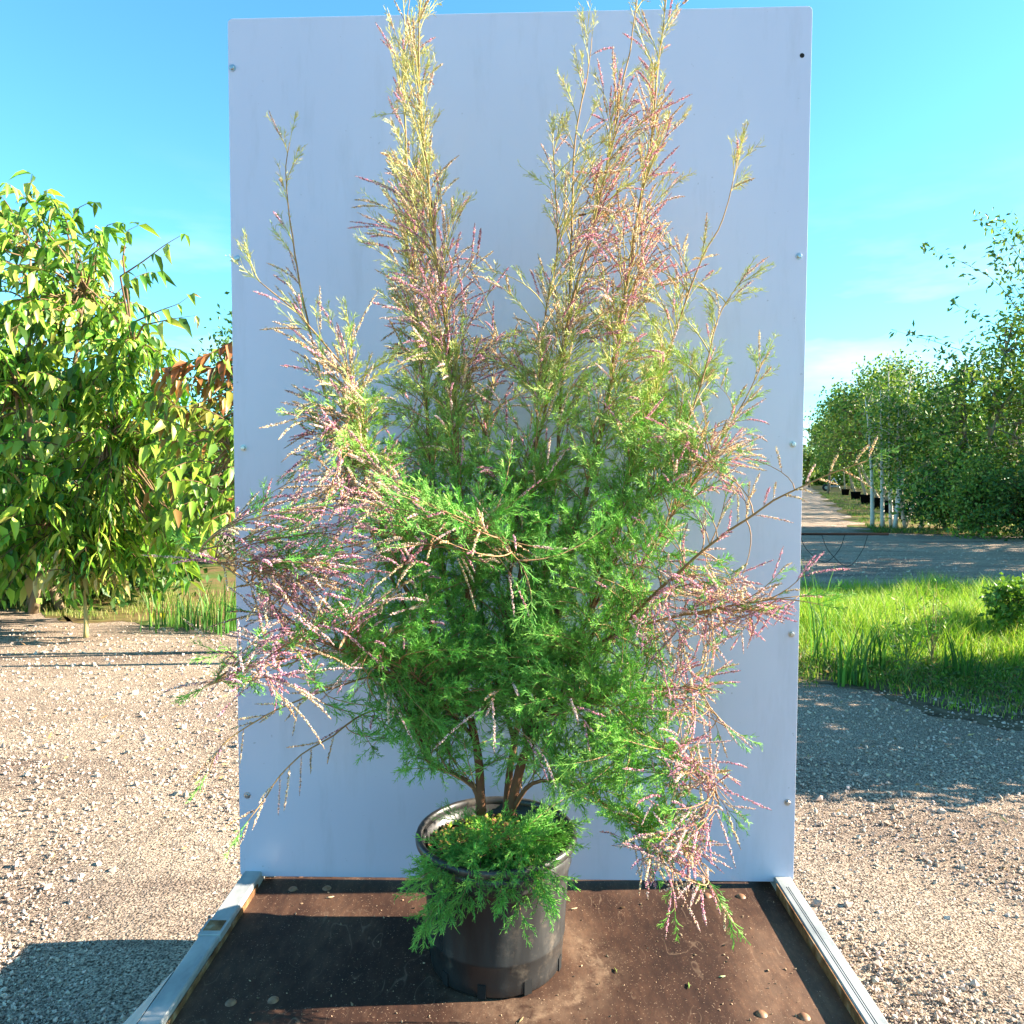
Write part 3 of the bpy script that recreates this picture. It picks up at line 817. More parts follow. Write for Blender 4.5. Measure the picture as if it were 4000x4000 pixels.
allp = np.concatenate([s.p[int(len(s.p) * .12):] for s in stems])
alls = np.concatenate([np.full(len(s.p) - int(len(s.p) * .12), i) for i, s in enumerate(stems)])
alli = np.concatenate([np.arange(int(len(s.p) * .12), len(s.p)) for s in stems])
def grow_to(T, mode='auto', dens=1.0, rise=.10, start=.2):
    # attach to a stem point that lies below / inside of the target
    dv = T - allp; dist = np.linalg.norm(dv, axis=1)
    want = np.clip(.07 + .12 * rng.random(), .07, .22)
    low = np.maximum(0, (allp[:, 2] + rise) - T[2])
    cost = np.abs(dist - want) + low * .9 + rng.random(len(dist)) * .05
    k = int(np.argmin(cost)); s = stems[alls[k]]; i = alli[k]
    tan = unit(s.p[min(i + 1, len(s.p) - 1)] - s.p[i - 1])
    branch(s, s.p[i], T, tan, mode, dens, start)

# (cx, cy, rx, ry, n, mode, depth range, density)
REG = [
 (1940, 2350, 300, 430, 105, 'green', (1.50, 1.93), 1.0),
 (2130, 2050, 300, 330, 60, 'green', (1.52, 1.93), 1.0),
 (1720, 2480, 260, 280, 40, 'green', (1.50, 1.9), 1.0),
 (2300, 2480, 300, 300, 60, 'green', (1.48, 1.9), 1.0),
 (2280, 2780, 300, 210, 48, 'green', (1.46, 1.85), 1.0),
 (2400, 3000, 270, 180, 26, 'green', (1.40, 1.66), .95),
 (2520, 3170, 190, 140, 11, 'green', (1.36, 1.56), .9),
 (1660, 2860, 130, 200, 16, 'green', (1.56, 1.85), .8),
 (1400, 1750, 170, 240, 24, 'auto', (1.40, 1.65), .9),
 (1650, 2060, 220, 240, 30, 'green', (1.5, 1.85), .9),
 (1500, 2430, 200, 190, 22, 'green', (1.42, 1.75), .9),
 (1600, 2900, 170, 120, 16, 'green', (1.52, 1.72), .85),
 (1900, 2900, 300, 170, 24, 'green', (1.55, 1.85), .8),
 (1480, 2620, 200, 160, 20, 'green', (1.5, 1.8), .9),
 (1900, 2640, 230, 130, 26, 'green', (1.45, 1.8), 1.0),
 (1850, 1800, 200, 260, 34, 'green', (1.6, 1.93), .9),
 (2420, 1850, 330, 330, 62, 'auto', (1.55, 1.93), 1.0),
 (2680, 1650, 180, 330, 26, 'auto', (1.6, 1.9), .9),
 (2340, 1450, 360, 260, 60, 'auto', (1.55, 1.93), .85),
 (1640, 1650, 180, 300, 30, 'auto', (1.6, 1.92), .85),
 (1780, 1250, 230, 260, 46, 'auto', (1.52, 1.85), .8),
 (1620, 930, 180, 300, 38, 'auto', (1.55, 1.85), .7),
 (1600, 450, 90, 280, 16, 'auto', (1.55, 1.8), .6),
 (2470, 600, 190, 330, 30, 'auto', (1.52, 1.8), .65),
 (2420, 1050, 270, 230, 44, 'auto', (1.55, 1.88), .75),
 (1900, 1450, 90, 200, 8, 'auto', (1.6, 1.88), .8),
 (1300, 1500, 150, 260, 22, 'auto', (1.40, 1.62), .75),
 (1330, 1950, 250, 180, 34, 'auto', (1.28, 1.52), .9),
 (1500, 2200, 230, 180, 10, 'flower', (1.28, 1.46), .55),
 (1190, 2340, 230, 190, 26, 'auto', (1.24, 1.5), .9),
 (1100, 2600, 170, 130, 12, 'auto', (1.24, 1.45), .9),
 (2700, 2420, 210, 190, 24, 'auto', (1.45, 1.8), .9),
 (2600, 2680, 160, 150, 18, 'auto', (1.5, 1.75), .8),
 (2690, 3000, 110, 140, 11, 'auto', (1.36, 1.54), .9),
 (2640, 3300, 150, 130, 16, 'auto', (1.34, 1.50), .9),
 (2880, 2340, 160, 90, 10, 'auto', (1.45, 1.6), .9),
 (2830, 1750, 110, 210, 11, 'auto', (1.6, 1.85), .8),
]
for cx, cy, rx, ry, n, mode, (d0, d1), dens in REG:
    for _ in range(int(n * (1.4 if mode == 'green' else 1.45))):
        a_ = rng.uniform(0, 2 * math.pi); r_ = math.sqrt(rng.random())
        T = P(cx + rx * r_ * math.cos(a_), cy + ry * r_ * math.sin(a_), rng.uniform(d0, d1) - .04)
        below = cy > 2650 or (cx < 1500 and cy > 1900) or (cx > 2550 and cy > 2300)
        grow_to(T, mode, dens, rise=-.12 if below else .07)
# short growth directly on the stems towards their tips
for s in stems:
    n = len(s.p)
    st = .30 if s.nm in 'ABCDETUVWXG' else .5
    for i in range(int(n * st), n, 1):
        if rng.random() > (.62 if s.nm in 'ABCDEG' else .75) and s.nm not in 'JKF': continue
        t_ = s.t[i]
        p = s.p[i]; tan = unit(s.p[min(i + 1, n - 1)] - s.p[i - 1])
        u, v = pix(p)
        sd = rng.normal(size=3); sd -= tan * np.dot(sd, tan); sd = unit(sd)
        if s.nm in 'FJKOQ' or (v < 800 and rng.random() < .42):
            fl, pk = flowerness(p)
            if s.nm == 'K' or s.nm == 'J': pk = .12
            dirn = unit(tan * .6 + sd * .8 + np.array((0, 0, -.5 if s.nm in 'JKQ' else .15)))
            if (s.nm in 'FJKOQ' and t_ > .5) or rng.random() < .5: spike(s.flo, p, dirn, rng.uniform(.045, .085), pk)
            else: greentwig(s.green, p, dirn, rng.uniform(.03, .07), v, .8, 1, u)
            if s.nm in 'FJK': continue
        Lb = rng.uniform(.05, .15) * (1.25 - .75 * t_) + .02
        if v < 1300: Lb = rng.uniform(.07, .17) * (1.35 - .95 * t_) + .03
        if s.nm in 'GTUXHWV': Lb *= .5
        dirn = unit(tan * rng.uniform(.9, 1.5) + sd * rng.uniform(.35, .75))
        if rng.random() < (.55 if v > 1300 else .75): branch(s, p, p + dirn * Lb, tan, 'auto', .7 if v < 1300 else .9, .2)
    greentwig(s.green, s.p[-1], unit(s.p[-1] - s.p[-3]), .06, pix(s.p[-1])[1], .9)
# front sprigs hanging over the pot
basal = []
for T, m_ in ((P(1720, 3590, 1.50), 'green'), (P(1760, 3440, 1.50), 'green'), (P(2080, 3560, 1.49), 'green'), (P(1650, 3430, 1.55), 'green'), (P(1960, 3440, 1.49), 'green'),
              (P(2150, 3450, 1.50), 'green'), (P(1850, 3360, 1.5), 'green'), (P(2030, 3370, 1.5), 'green'), (P(2180, 3330, 1.56), 'green'), (P(1690, 3320, 1.56), 'green'),
              (P(1780, 3250, 1.6), 'green'), (P(1950, 3280, 1.55), 'green'), (P(2080, 3280, 1.58), 'green'), (P(2190, 3230, 1.68), 'green'), (P(2130, 3180, 1.75), 'green'), (P(1700, 3500, 1.50), 'green'),
              (P(2060, 3480, 1.50), 'green'), (P(1770, 3520, 1.50), 'green')):
    sh = Stem(); sh.wood, sh.green, sh.flo = Geo(), Geo(), Geo(); sh.name = 'basal_shoot'; basal.append(sh)
    a = PC + np.array((rng.uniform(-.06, .06), rng.uniform(-.06, .03), H - .03))
    for r_ in range(3):
        T2 = T + rng.normal(size=3) * np.array((.026, .014, .024))
        branch(sh, a, T2, unit(np.array((0, -.3, .9))) * .9, m_, 1.25, .25)
# flowering sprigs in front of the crown
for (a, T) in (((2010, 2840), (2150, 2960)), ((2200, 2700), (2310, 2860)), ((1985, 2660), (1900, 2760)), ((1990, 2650), (2020, 2720)), ((1500, 2700), (1560, 2790)), ((1480, 2480), (1400, 2640)),
               ((1700, 2360), (1590, 2380)), ((1750, 2150), (1900, 2200)), ((1850, 2080), (2000, 2250)), ((2200, 2720), (2260, 2740)), ((1620, 2420), (1500, 2470)), ((2620, 3300), (2637, 3560))):
    k = rng.integers(0, len(stems)); s = stems[k]
    A3 = P(*a, 1.52); T3 = P(*T, 1.44)
    j = int(np.argmin(np.linalg.norm(allp - A3, axis=1))); s = stems[alls[j]]
    tube(s.wood, bez(allp[j], (allp[j] + A3) / 2 + np.array((0, 0, .03)), A3, 8), .0012, 4, (.36, .26, .08), cap=False)
    branch(s, A3, T3, unit(T3 - A3 + np.array((0, 0, .02))), 'flower', .8, .05)

# finish: each stem a part, its foliage and blossom sub-parts
for s in stems + basal:
    st = s.wood.build(getattr(s, 'name', 'stem'), M['bark'], root)
    if s.green.n: s.green.build('foliage', M['needle'], st, smooth=False)
    if s.flo.n: s.flo.build('blossom', M['flower'], st, smooth=False)

# moss and liverwort on the potting soil: part of the pot's planting
g = Geo(); n = 900
a_ = rng.uniform(0, 2 * np.pi, n); r_ = .16 * np.sqrt(rng.random(n))
c = np.stack([PC[0] + r_ * np.cos(a_), PC[1] + r_ * np.sin(a_), np.full(n, PC[2] + H - .036) + rng.random(n) * .008], -1)
kk = np.where(rng.random((n, 1)) < .55, np.array([[.22, .34, .04]]), np.array([[.30, .15, .07]])) * rng.uniform(.5, 1.2, (n, 1))
blobs(g, c, rng.uniform(.003, .008, n), kk, np.stack([np.ones(n), np.ones(n), np.full(n, .4)], -1))
g.build('moss', M['debris'], root, smooth=False)

# ------------------------------------------------------------------ bee on a spike
bp = P(2278, 838, 1.60)
bee = empty('bee', tuple(bp), label='small dark bee clinging to a flower spike high in the shrub', cat='bee')
g = Geo()
def ell(g, c, r, col, n=10, mseg=8):
    V = []; 
    for i in range(mseg + 1):
        th = math.pi * i / mseg
        for k in range(n):
            ph = 2 * math.pi * k / n
            V.append((c[0] + r[0] * math.cos(th), c[1] + r[1] * math.sin(th) * math.cos(ph), c[2] + r[2] * math.sin(th) * math.sin(ph)))
    q = [(i * n + k, i * n + (k + 1) % n, i * n + n + (k + 1) % n, i * n + n + k) for i in range(mseg) for k in range(n)]
    V = np.array(V)
    K = np.tile(np.array(col, float), (len(V), 1))
    g.add(V, q, None, K)
ell(g, bp, (.0032, .0028, .0028), (.10, .05, .02)); ell(g, bp + (-.0062, 0, -.001), (.0045, .0027, .0027), (.20, .10, .02)); ell(g, bp + (.0042, 0, .0005), (.0020, .0022, .0022), (.03, .02, .02))
for k in range(6):
    sx_ = -1 if k % 2 else 1; x0 = -.002 + .002 * (k // 2)
    prisms(g, [bp + (x0, sx_ * .002, -.001)], [bp + (x0 * 1.6, sx_ * .0045, -.0055)], .0003, .0002, (.03, .02, .01))
g.build('body', M['insect'], bee)
for sy in (-1, 1):
    g = Geo(); V = [bp + np.array(v) for v in ((0, sy * .001, .0025), (-.004, sy * .003, .0065), (-.0085, sy * .004, .0075), (-.0085, sy * .003, .0050), (-.004, sy * .0015, .003))]
    V2 = [v + (0, 0, .0001) for v in V]
    g.add(V + V2, None, [(0, 1, 4), (1, 2, 3), (1, 3, 4), (5, 9, 6), (6, 8, 7), (6, 9, 8)], (.55, .5, .42)); g.build('wing', M['insect'], bee, smooth=False)

# ------------------------------------------------------------------ crumbs on the deck
g = Geo(); n = 420
px = rng.uniform(950, 3250, n); py = rng.uniform(3475, 4000, n)
c = np.array([G(a, b, BZ) for a, b in zip(px, py)])
ok = (c[:, 0] > XL + .02) & (c[:, 0] < XR - .02) & (np.hypot(c[:, 0] - PC[0], c[:, 1] - PC[1]) > .16)
c = c[ok]; n = len(c); c[:, 2] += .0012
kk = np.array([(.34, .24, .15)]) * rng.uniform(.3, 1.7, (n, 1))
blobs(g, c, .0008 + .0026 * rng.random(n) ** 4, kk, np.stack([rng.uniform(.8, 2, n), np.ones(n), np.full(n, .6)], -1))
tag(g.build('deck_crumbs', M['debris'], smooth=False), label='crumbs of soil and grit strewn over the brown deck', cat='grit', kind='stuff')
TW = [(2240, 3550, 20, 30), (2430, 3545, 5, 22), (2690, 3850, 80, 26), (2405, 3790, 100, 24), (2820, 3815, 10, 22), (2035, 3985, 60, 26), (1290, 3505, 20, 28), (1950, 3520, 140, 18)]
labs = ['short pale twig scrap on the deck right of the pot, nearest the panel', 'dark brown crumb of bark on the deck below the right flower spikes', 'green leaf scrap on the deck towards the right front', 'olive twig scrap on the deck beside the worn arc',
        'pale green leaf scrap near the right rail', 'thin dry twig on the deck in front of the pot', 'pale wood splinter on the deck left of the pot near the panel', 'tiny dry twig on the deck behind the pot']
cols = [(.5, .38, .22), (.10, .06, .03), (.16, .25, .06), (.18, .20, .06), (.45, .52, .25), (.28, .2, .1), (.55, .42, .25), (.4, .3, .18)]
for (px, py, a_, L_), lb, kc in zip(TW, labs, cols):
    c = G(px, py, BZ + .0022); d = np.array((math.cos(R(a_)), math.sin(R(a_)), 0)); ll = L_ * .0006
    g = Geo(); o_ = empty('twig_scrap', tuple(c), label=lb, cat='twig')
    C.objects.unlink(o_); bpy.data.objects.remove(o_)
    tube(g, [c - d * ll * .6, c - d * ll * .2 + (0, 0, .001), c + d * ll * .2, c + d * ll * .6 + (0, 0, .001)], [.0006, .0016, .0019, .0007], 5, kc)
    prisms(g, [c], [c + np.array((d[1], -d[0], .2)) * ll * .4], .0007, .0003, np.array(kc))
    tag(g.build('twig_scrap', M['debris']), label=lb, cat='twig', group='scraps lying on the deck')

# ------------------------------------------------------------------ leaf builders
def leaves(g, base, d, nrm, L, W, col, fold=.35, droop=.35):
    """folded, curved lance leaves: midrib of 4 points with two blades"""
    n = len(base)
    d = d / np.linalg.norm(d, axis=1, keepdims=True)
    side = np.cross(d, nrm); side /= np.linalg.norm(side, axis=1, keepdims=True) + 1e-9
    up = np.cross(side, d)
    L = np.broadcast_to(L, (n,)); W = np.broadcast_to(W, (n,))
    ts = (0, .28, .62, 1.0); ws = (.0, 1.0, .72, .0)
    V = []
    for t_, w_ in zip(ts, ws):
        c = base + d * (L * t_)[:, None] - up * (L * droop * t_ * t_)[:, None]
        if w_ == 0: V.append(c)
        else:
            V.append(c)
            V.append(c + side * (W * w_ * .5)[:, None] + up * (W * w_ * fold)[:, None])
            V.append(c - side * (W * w_ * .5)[:, None] + up * (W * w_ * fold)[:, None])
    V = np.stack(V, 1)  # 0; 1,2,3; 4,5,6; 7
    b = np.arange(n)[:, None] * 8
    q = np.concatenate([b + np.array(x) for x in ((1, 2, 5, 4), (1, 4, 6, 3))])
    t = np.concatenate([b + np.array(x) for x in ((0, 2, 1), (0, 1, 3), (4, 5, 7), (4, 7, 6))])
    K = np.repeat(np.broadcast_to(col, (n, 3)), 8, 0)
    g.add(V.reshape(-1, 3), q, t, K)

def smallleaves(g, c, L, W, col):
    """rhombic leaflets in random attitudes, slightly folded"""
    n = len(c)
    d = rng.normal(size=(n, 3)); d[:, 2] -= .5; d /= np.linalg.norm(d, axis=1, keepdims=True)
    r = rng.normal(size=(n, 3)); s = np.cross(d, r); s /= np.linalg.norm(s, axis=1, keepdims=True); up = np.cross(s, d)
    L = np.broadcast_to(L, (n,))[:, None]; W = np.broadcast_to(W, (n,))[:, None]
    V = np.stack([c, c + d * L * .45 + s * W * .5 + up * W * .15, c + d * L, c + d * L * .45 - s * W * .5 + up * W * .15], 1)
    b = np.arange(n)[:, None] * 4
    t = np.concatenate([b + np.array((0, 1, 2)), b + np.array((0, 2, 3))])
    g.add(V.reshape(-1, 3), None, t, np.repeat(col, 4, 0))

def shoot(gw, gl, pts, n_pairs, Lf, Wf, colf, start=.15, r0=.006, hang=.9, wood=(.16, .09, .045)):
    """a leafy shoot: opposite pairs of drooping lance leaves along it"""
    pts = np.asarray(pts); m = len(pts)
    tube(gw, pts, np.linspace(r0, .0015, m), 5, wood, cap=False)
    t_ = np.repeat(np.linspace(start, 1, n_pairs), 2) * (m - 1)
    i = np.minimum(t_.astype(int), m - 2); f = (t_ - i)[:, None]
    b = pts[i] * (1 - f) + pts[i + 1] * f
    tg = pts[i + 1] - pts[i]; tg /= np.linalg.norm(tg, axis=1, keepdims=True)
    sg = np.tile([1, -1], n_pairs)[:, None]
    hor = np.cross(tg, np.array((0, 0, 1.))); hor /= np.linalg.norm(hor, axis=1, keepdims=True) + 1e-9
    N = len(b)
    d = hor * sg * .7 + tg * .45 + np.array((0, 0, -hang)) * rng.uniform(.4, 1.4, (N, 1)) + rng.normal(size=(N, 3)) * .38
    nr = np.array((0, 0, 1.)) + hor * sg * .8 + rng.normal(size=(N, 3)) * .25
    s = rng.uniform(.45, 1.3, N)
    leaves(gl, b, d, nr, Lf * s, Wf * s, colf(N, b), droop=rng.uniform(.05, .5), fold=rng.uniform(.1, .4))

def pal(cols, ws, jit=.18):
    cols = np.array(cols); ws = np.array(ws) / sum(ws)
    def f(n, b=None):
        i = rng.choice(len(cols), n, p=ws)
        return np.clip(cols[i] * rng.uniform(1 - jit * 1.5, 1 + jit * 1.5, (n, 1)) * (1 + .05 * rng.normal(size=(n, 3))), 0, 1)
    return f

# ------------------------------------------------------------------ left: seven-son-like shrub with drooping leaves
def big_shrub(name, label, cat, base, trunks, regions, Lf, Wf, colf, extra=(), grp=None, depth=None, r0=.05, shootlen=(.45, .8), pairs=9, hang=.9):
    root = empty(name, tuple(base), label=label, cat=cat, group=grp)
    gt, gl = Geo(), Geo()
    nodes = []
    for tip in trunks:
        b0 = base + rng.normal(size=3) * np.array((.18, .18, 0))
        b0[2] = .0
        mid = b0 * .5 + tip * .5 + rng.normal(size=3) * .12 + np.array((0, 0, .25))
        ax = bez(b0, mid, tip, 16)
        tube(gt, ax, np.linspace(r0, r0 * .2, 16), 8, (.22, .16, .10), jitter=.15)
        nodes.append(ax[5:])
    nodes = np.concatenate(nodes)
    for (cx, cy, rx, ry, n, (d0, d1)) in regions:
        for _ in range(n):
            a_ = rng.uniform(0, 2 * math.pi); r_ = math.sqrt(rng.random())
            T = P(cx + rx * r_ * math.cos(a_), cy + ry * r_ * math.sin(a_), rng.uniform(d0, d1))
            if T[2] < .15: T[2] = .15
            L = rng.uniform(*shootlen)
            k = np.argmin(np.linalg.norm(nodes - T, axis=1) + rng.random(len(nodes)) * .3)
            dirn = unit(T - nodes[k] + np.array((0, -.15, .05))); S0 = T - dirn * L * .6
            tube(gt, bez(nodes[k], (nodes[k] + S0) / 2 + np.array((0, 0, .12)), S0, 7), np.linspace(.012, .006, 7), 5, (.20, .13, .07), cap=False)
            pk = bez(S0, S0 + dirn * L * .5 + np.array((0, 0, L * .16)), S0 + dirn * L + np.array((0, 0, -L * .18)), 8)
            shoot(gt, gl, pk, pairs, Lf, Wf, colf, hang=hang)
    for pts, n_p in extra:
        p3 = resample([P(*p) for p in pts], .06)
        k = np.argmin(np.linalg.norm(nodes - p3[0], axis=1))
        tube(gt, bez(nodes[k], (nodes[k] + p3[0]) / 2, p3[0], 6), np.linspace(.012, .008, 6), 5, (.16, .10, .06), cap=False)
        shoot(gt, gl, p3, n_p, Lf, Wf, colf, start=.1, r0=.008, hang=hang)
    gt.build('trunk', M['bark'], root); gl.build('crown', M['leaf'], root)
    return root
base = G(230, 2330); base[1] = 8.0; base = np.array((-5.1, 8.0, 0))
c1 = pal([(.14, .32, .035), (.30, .46, .055), (.06, .16, .02), (.44, .50, .11), (.45, .34, .14)], [4, 5, 3.5, 2, .35], .25)
big_shrub('leafy_shrub', 'large yellow-green shrub with long drooping leaves at the left edge of the yard', 'shrub', base,
    [P(120, 1000, 7.4), P(330, 1150, 7.2), P(520, 1350, 7.0), P(-200, 1100, 7.8), P(430, 1700, 6.8), P(60, 1500, 7.0), P(250, 2000, 6.9)],
    [(60, 1080, 330, 330, 62, (6.4, 8.0)), (330, 1250, 250, 330, 52, (6.4, 7.8)), (120, 1700, 420, 350, 95, (6.2, 8.0)), (520, 1650, 230, 330, 52, (6.2, 7.4)),
     (300, 2020, 420, 210, 80, (6.2, 7.4)), (250, 2120, 450, 70, 60, (6.4, 7.4)), (700, 1850, 180, 220, 26, (6.3, 7.2)), (-150, 1500, 200, 700, 50, (6.5, 8.2)), (250, 1450, 400, 400, 50, (6.8, 8.0))],
    .165, .06, c1, hang=.95, extra=[
     ([(470, 1080, 6.6), (560, 1020, 6.5), (640, 960, 6.45), (720, 912, 6.4)], 5), ([(520, 1260, 6.5), (620, 1215, 6.4), (700, 1185, 6.4), (745, 1150, 6.4)], 5), ([(560, 1270, 6.5), (680, 1245, 6.4), (765, 1232, 6.4)], 4),
     ([(380, 960, 6.8), (420, 880, 6.8), (480, 870, 6.8)], 5), ([(260, 900, 6.9), (310, 810, 6.9), (370, 790, 6.9)], 6), ([(80, 860, 7), (110, 760, 7), (125, 680, 7)], 6), ([(480, 1010, 6.7), (500, 900, 6.7), (540, 880, 6.7)], 5)])
# reddish shrub whose arching shoots come from behind the panel
c2 = pal([(.17, .32, .035), (.28, .44, .05), (.30, .16, .05), (.38, .14, .055), (.10, .20, .03)], [4, 4, .5, .3, 3])
def c2f(n, b):
    k = c2(n)
    red = np.clip((b[:, 2] - 1.75) / .5, 0, 1)[:, None] * (rng.random((n, 1)) < .75)
    rc = np.array([(.36, .13, .05)]) * rng.uniform(.5, 1.3, (n, 1))
    return k * (1 - red) + rc * red
big_shrub('bronze_shrub', 'arching shrub with bronze-red upper leaves and lime lower leaves beside the white panel', 'shrub', np.array((-1.75, 5.9, 0)),
    [P(1100, 1250, 5.9), P(1000, 1550, 5.7), P(980, 1900, 5.6), P(900, 1750, 5.6)],
    [(800, 1650, 180, 200, 20, (5.3, 6.1)), (850, 1950, 130, 160, 14, (5.3, 5.9)), (1050, 1500, 150, 300, 10, (5.3, 6.0)), (760, 1880, 120, 160, 8, (5.4, 5.9))],
    .135, .052, c2f, extra=[
     ([(1000, 1270, 5.6), (900, 1340, 5.5), (800, 1390, 5.4), (700, 1430, 5.4), (620, 1520, 5.4)], 12), ([(980, 1420, 5.6), (860, 1440, 5.5), (740, 1430, 5.4), (610, 1440, 5.4)], 11),
     ([(960, 1500, 5.6), (820, 1560, 5.5), (700, 1590, 5.4), (640, 1540, 5.4)], 10), ([(960, 1700, 5.6), (880, 1640, 5.5), (780, 1590, 5.4), (690, 1600, 5.4)], 10),
     ([(960, 1300, 5.6), (880, 1400, 5.5), (830, 1500, 5.5)], 8), ([(940, 1600, 5.5), (830, 1700, 5.5), (700, 1800, 5.4)], 10), ([(940, 1850, 5.5), (840, 1960, 5.5), (760, 2120, 5.4)], 9)],
    r0=.035, shootlen=(.3, .5), pairs=7)

def small_tree(name, label, cat, base, trunks, regions, n, Lf, colf, grp=None, r0=.12, bark=(.35, .30, .24), tips=(), aspect=.6, clump=.62, per=22):
    root = empty(name, tuple(base), label=label, cat=cat, group=grp)
    gt, gl = Geo(), Geo(); nodes = []
    for (off, tip) in trunks:
        b0 = base + np.array(off); mid = b0 * .5 + tip * .5 + rng.normal(size=3) * .15 * r0 / .1
        ax = bez(b0, mid, tip, 14)
        tube(gt, ax, np.linspace(r0, r0 * .18, 14), 8, np.array(bark), jitter=.12); nodes.append(ax[4:])
    nodes = np.concatenate(nodes)
    W = sum(a[4] for a in regions)
    for (cx, cy, rx, ry, wt, (d0, d1)) in regions:
        for _ in range(int(n * wt / W / per)):
            a_ = rng.uniform(0, 2 * math.pi); r_ = rng.random() ** .42
            T = P(cx + rx * r_ * math.cos(a_), cy + ry * r_ * math.sin(a_), rng.uniform(d0, d1))
            T[2] = max(T[2], .12)
            k = np.argmin(np.linalg.norm(nodes - T, axis=1) + rng.random(len(nodes)) * .5)
            A = nodes[k]; dirn = unit(T - A + np.array((0, 0, .1)))
            ax = bez(A, (A + T) / 2 + np.array((0, 0, .12 * np.linalg.norm(T - A))), T, 6)
            tube(gt, ax, np.linspace(r0 * .18, r0 * .04, 6), 4, np.array(bark) * .7, cap=False)
            t_ = rng.random((per, 1)); dd = ax[-1] - ax[-3]; dd = unit(dd)
            c = T + dd * (t_ - .6) * clump * 1.6 + rng.normal(size=(per, 3)) * clump * .30
            smallleaves(gl, c, Lf * rng.uniform(.7, 1.3, per), Lf * aspect * rng.uniform(.7, 1.2, per), colf(per))
    for pts, k_ in tips:
        p3 = resample([P(*p) for p in pts], Lf * 1.5); m_ = len(p3)
        j = np.argmin(np.linalg.norm(nodes - p3[0], axis=1))
        tube(gt, bez(nodes[j], (nodes[j] + p3[0]) / 2, p3[0], 6), r0 * .14, 4, np.array(bark) * .7, cap=False)
        tube(gt, p3, np.linspace(r0 * .13, r0 * .03, m_), 4, np.array(bark) * .6, cap=False)
        nn = int(m_ * k_ * 1.6); i = rng.integers(0, m_, nn)
        side = rng.normal(size=(nn, 3)) * (Lf * 1.1) * (1.25 - i / m_)[:, None]
        smallleaves(gl, p3[i] + side, Lf * rng.uniform(.8, 1.4, nn), Lf * aspect, colf(nn))
    gt.build('trunk', M['bark'], root)
    gl.build('crown', M['farleaf'], root, smooth=False)
    return root

dk = pal([(.035, .10, .02), (.06, .15, .03), (.09, .19, .03)], [3, 3, 1])
md = pal([(.055, .14, .022), (.12, .23, .03), (.22, .34, .05), (.32, .40, .09)], [3, 4, 3, 1.2])
# dark tree just left of the panel, further back
b = np.array((-4.3, 12.5, 0))
small_tree('evergreen_tree', 'dark small-leaved tree behind the bronze shrub, peeping out beside the panel', 'tree', b,
    [((0, 0, 0), P(980, 1500, 12.5)), ((.2, 0, 0), P(900, 1700, 12.3))], [(960, 1700, 170, 430, 1, (11.6, 13.4))], 7500, .09, dk, r0=.12, bark=(.12, .09, .06))
for k, (cx, cy, rx, ry, Y, lb, cc) in enumerate((
        (420, 1900, 420, 380, 11.5, 'dense dark green shrub filling the gap behind the drooping yellow-green shrub', dk),
        (330, 2160, 330, 120, 8.9, 'low dark undergrowth shrub under the drooping yellow-green shrub', dk),
        (-120, 2160, 330, 120, 8.7, 'low green undergrowth at the far left under the drooping shrub', md),
        (-50, 1850, 300, 450, 10.8, 'dark green shrub behind the far left foot of the drooping shrub', md))):
    b = P(cx, 2100, Y); b[2] = 0
    small_tree('dense_shrub', lb, 'shrub', b, [((0, 0, 0), P(cx, cy, Y)), ((.3, 0, 0), P(cx + 150, cy - 100, Y))], [(cx, cy, rx, ry, 1, (Y - .9, Y + .9))], 7000, .12, cc, grp='dark shrubs behind the left shrub', r0=.08, bark=(.1, .07, .05))

# right: loose-crowned birches at the road's far side
b = G(3495, 2062)
Yb = b[1]
small_tree('birch_clump', 'multi-stemmed birch with pale trunks standing where the path meets the road', 'tree', b,
    [((0, 0, 0), P(3560, 1450, Yb)), ((-.35, 0, 0), P(3440, 1520, Yb)), ((.4, .2, 0), P(3700, 1550, Yb)), ((.2, -.2, 0), P(3510, 1600, Yb - .4)), ((-.6, .1, 0), P(3380, 1560, Yb)), ((.7, -.1, 0), P(3640, 1500, Yb - .2)), ((.05, .3, 0), P(3470, 1400, Yb)), ((-.15, -.3, 0), P(3590, 1560, Yb))],
    [(3560, 1620, 190, 200, 1.5, (Yb - 1.4, Yb + 1.4)), (3480, 1700, 130, 160, .9, (Yb - 1, Yb + 1)), (3640, 1780, 160, 160, .8, (Yb - 1, Yb + 1))], 8000, .11, md, r0=.065, bark=(.66, .60, .52))
b = G(3800, 2075); Yb2 = b[1]
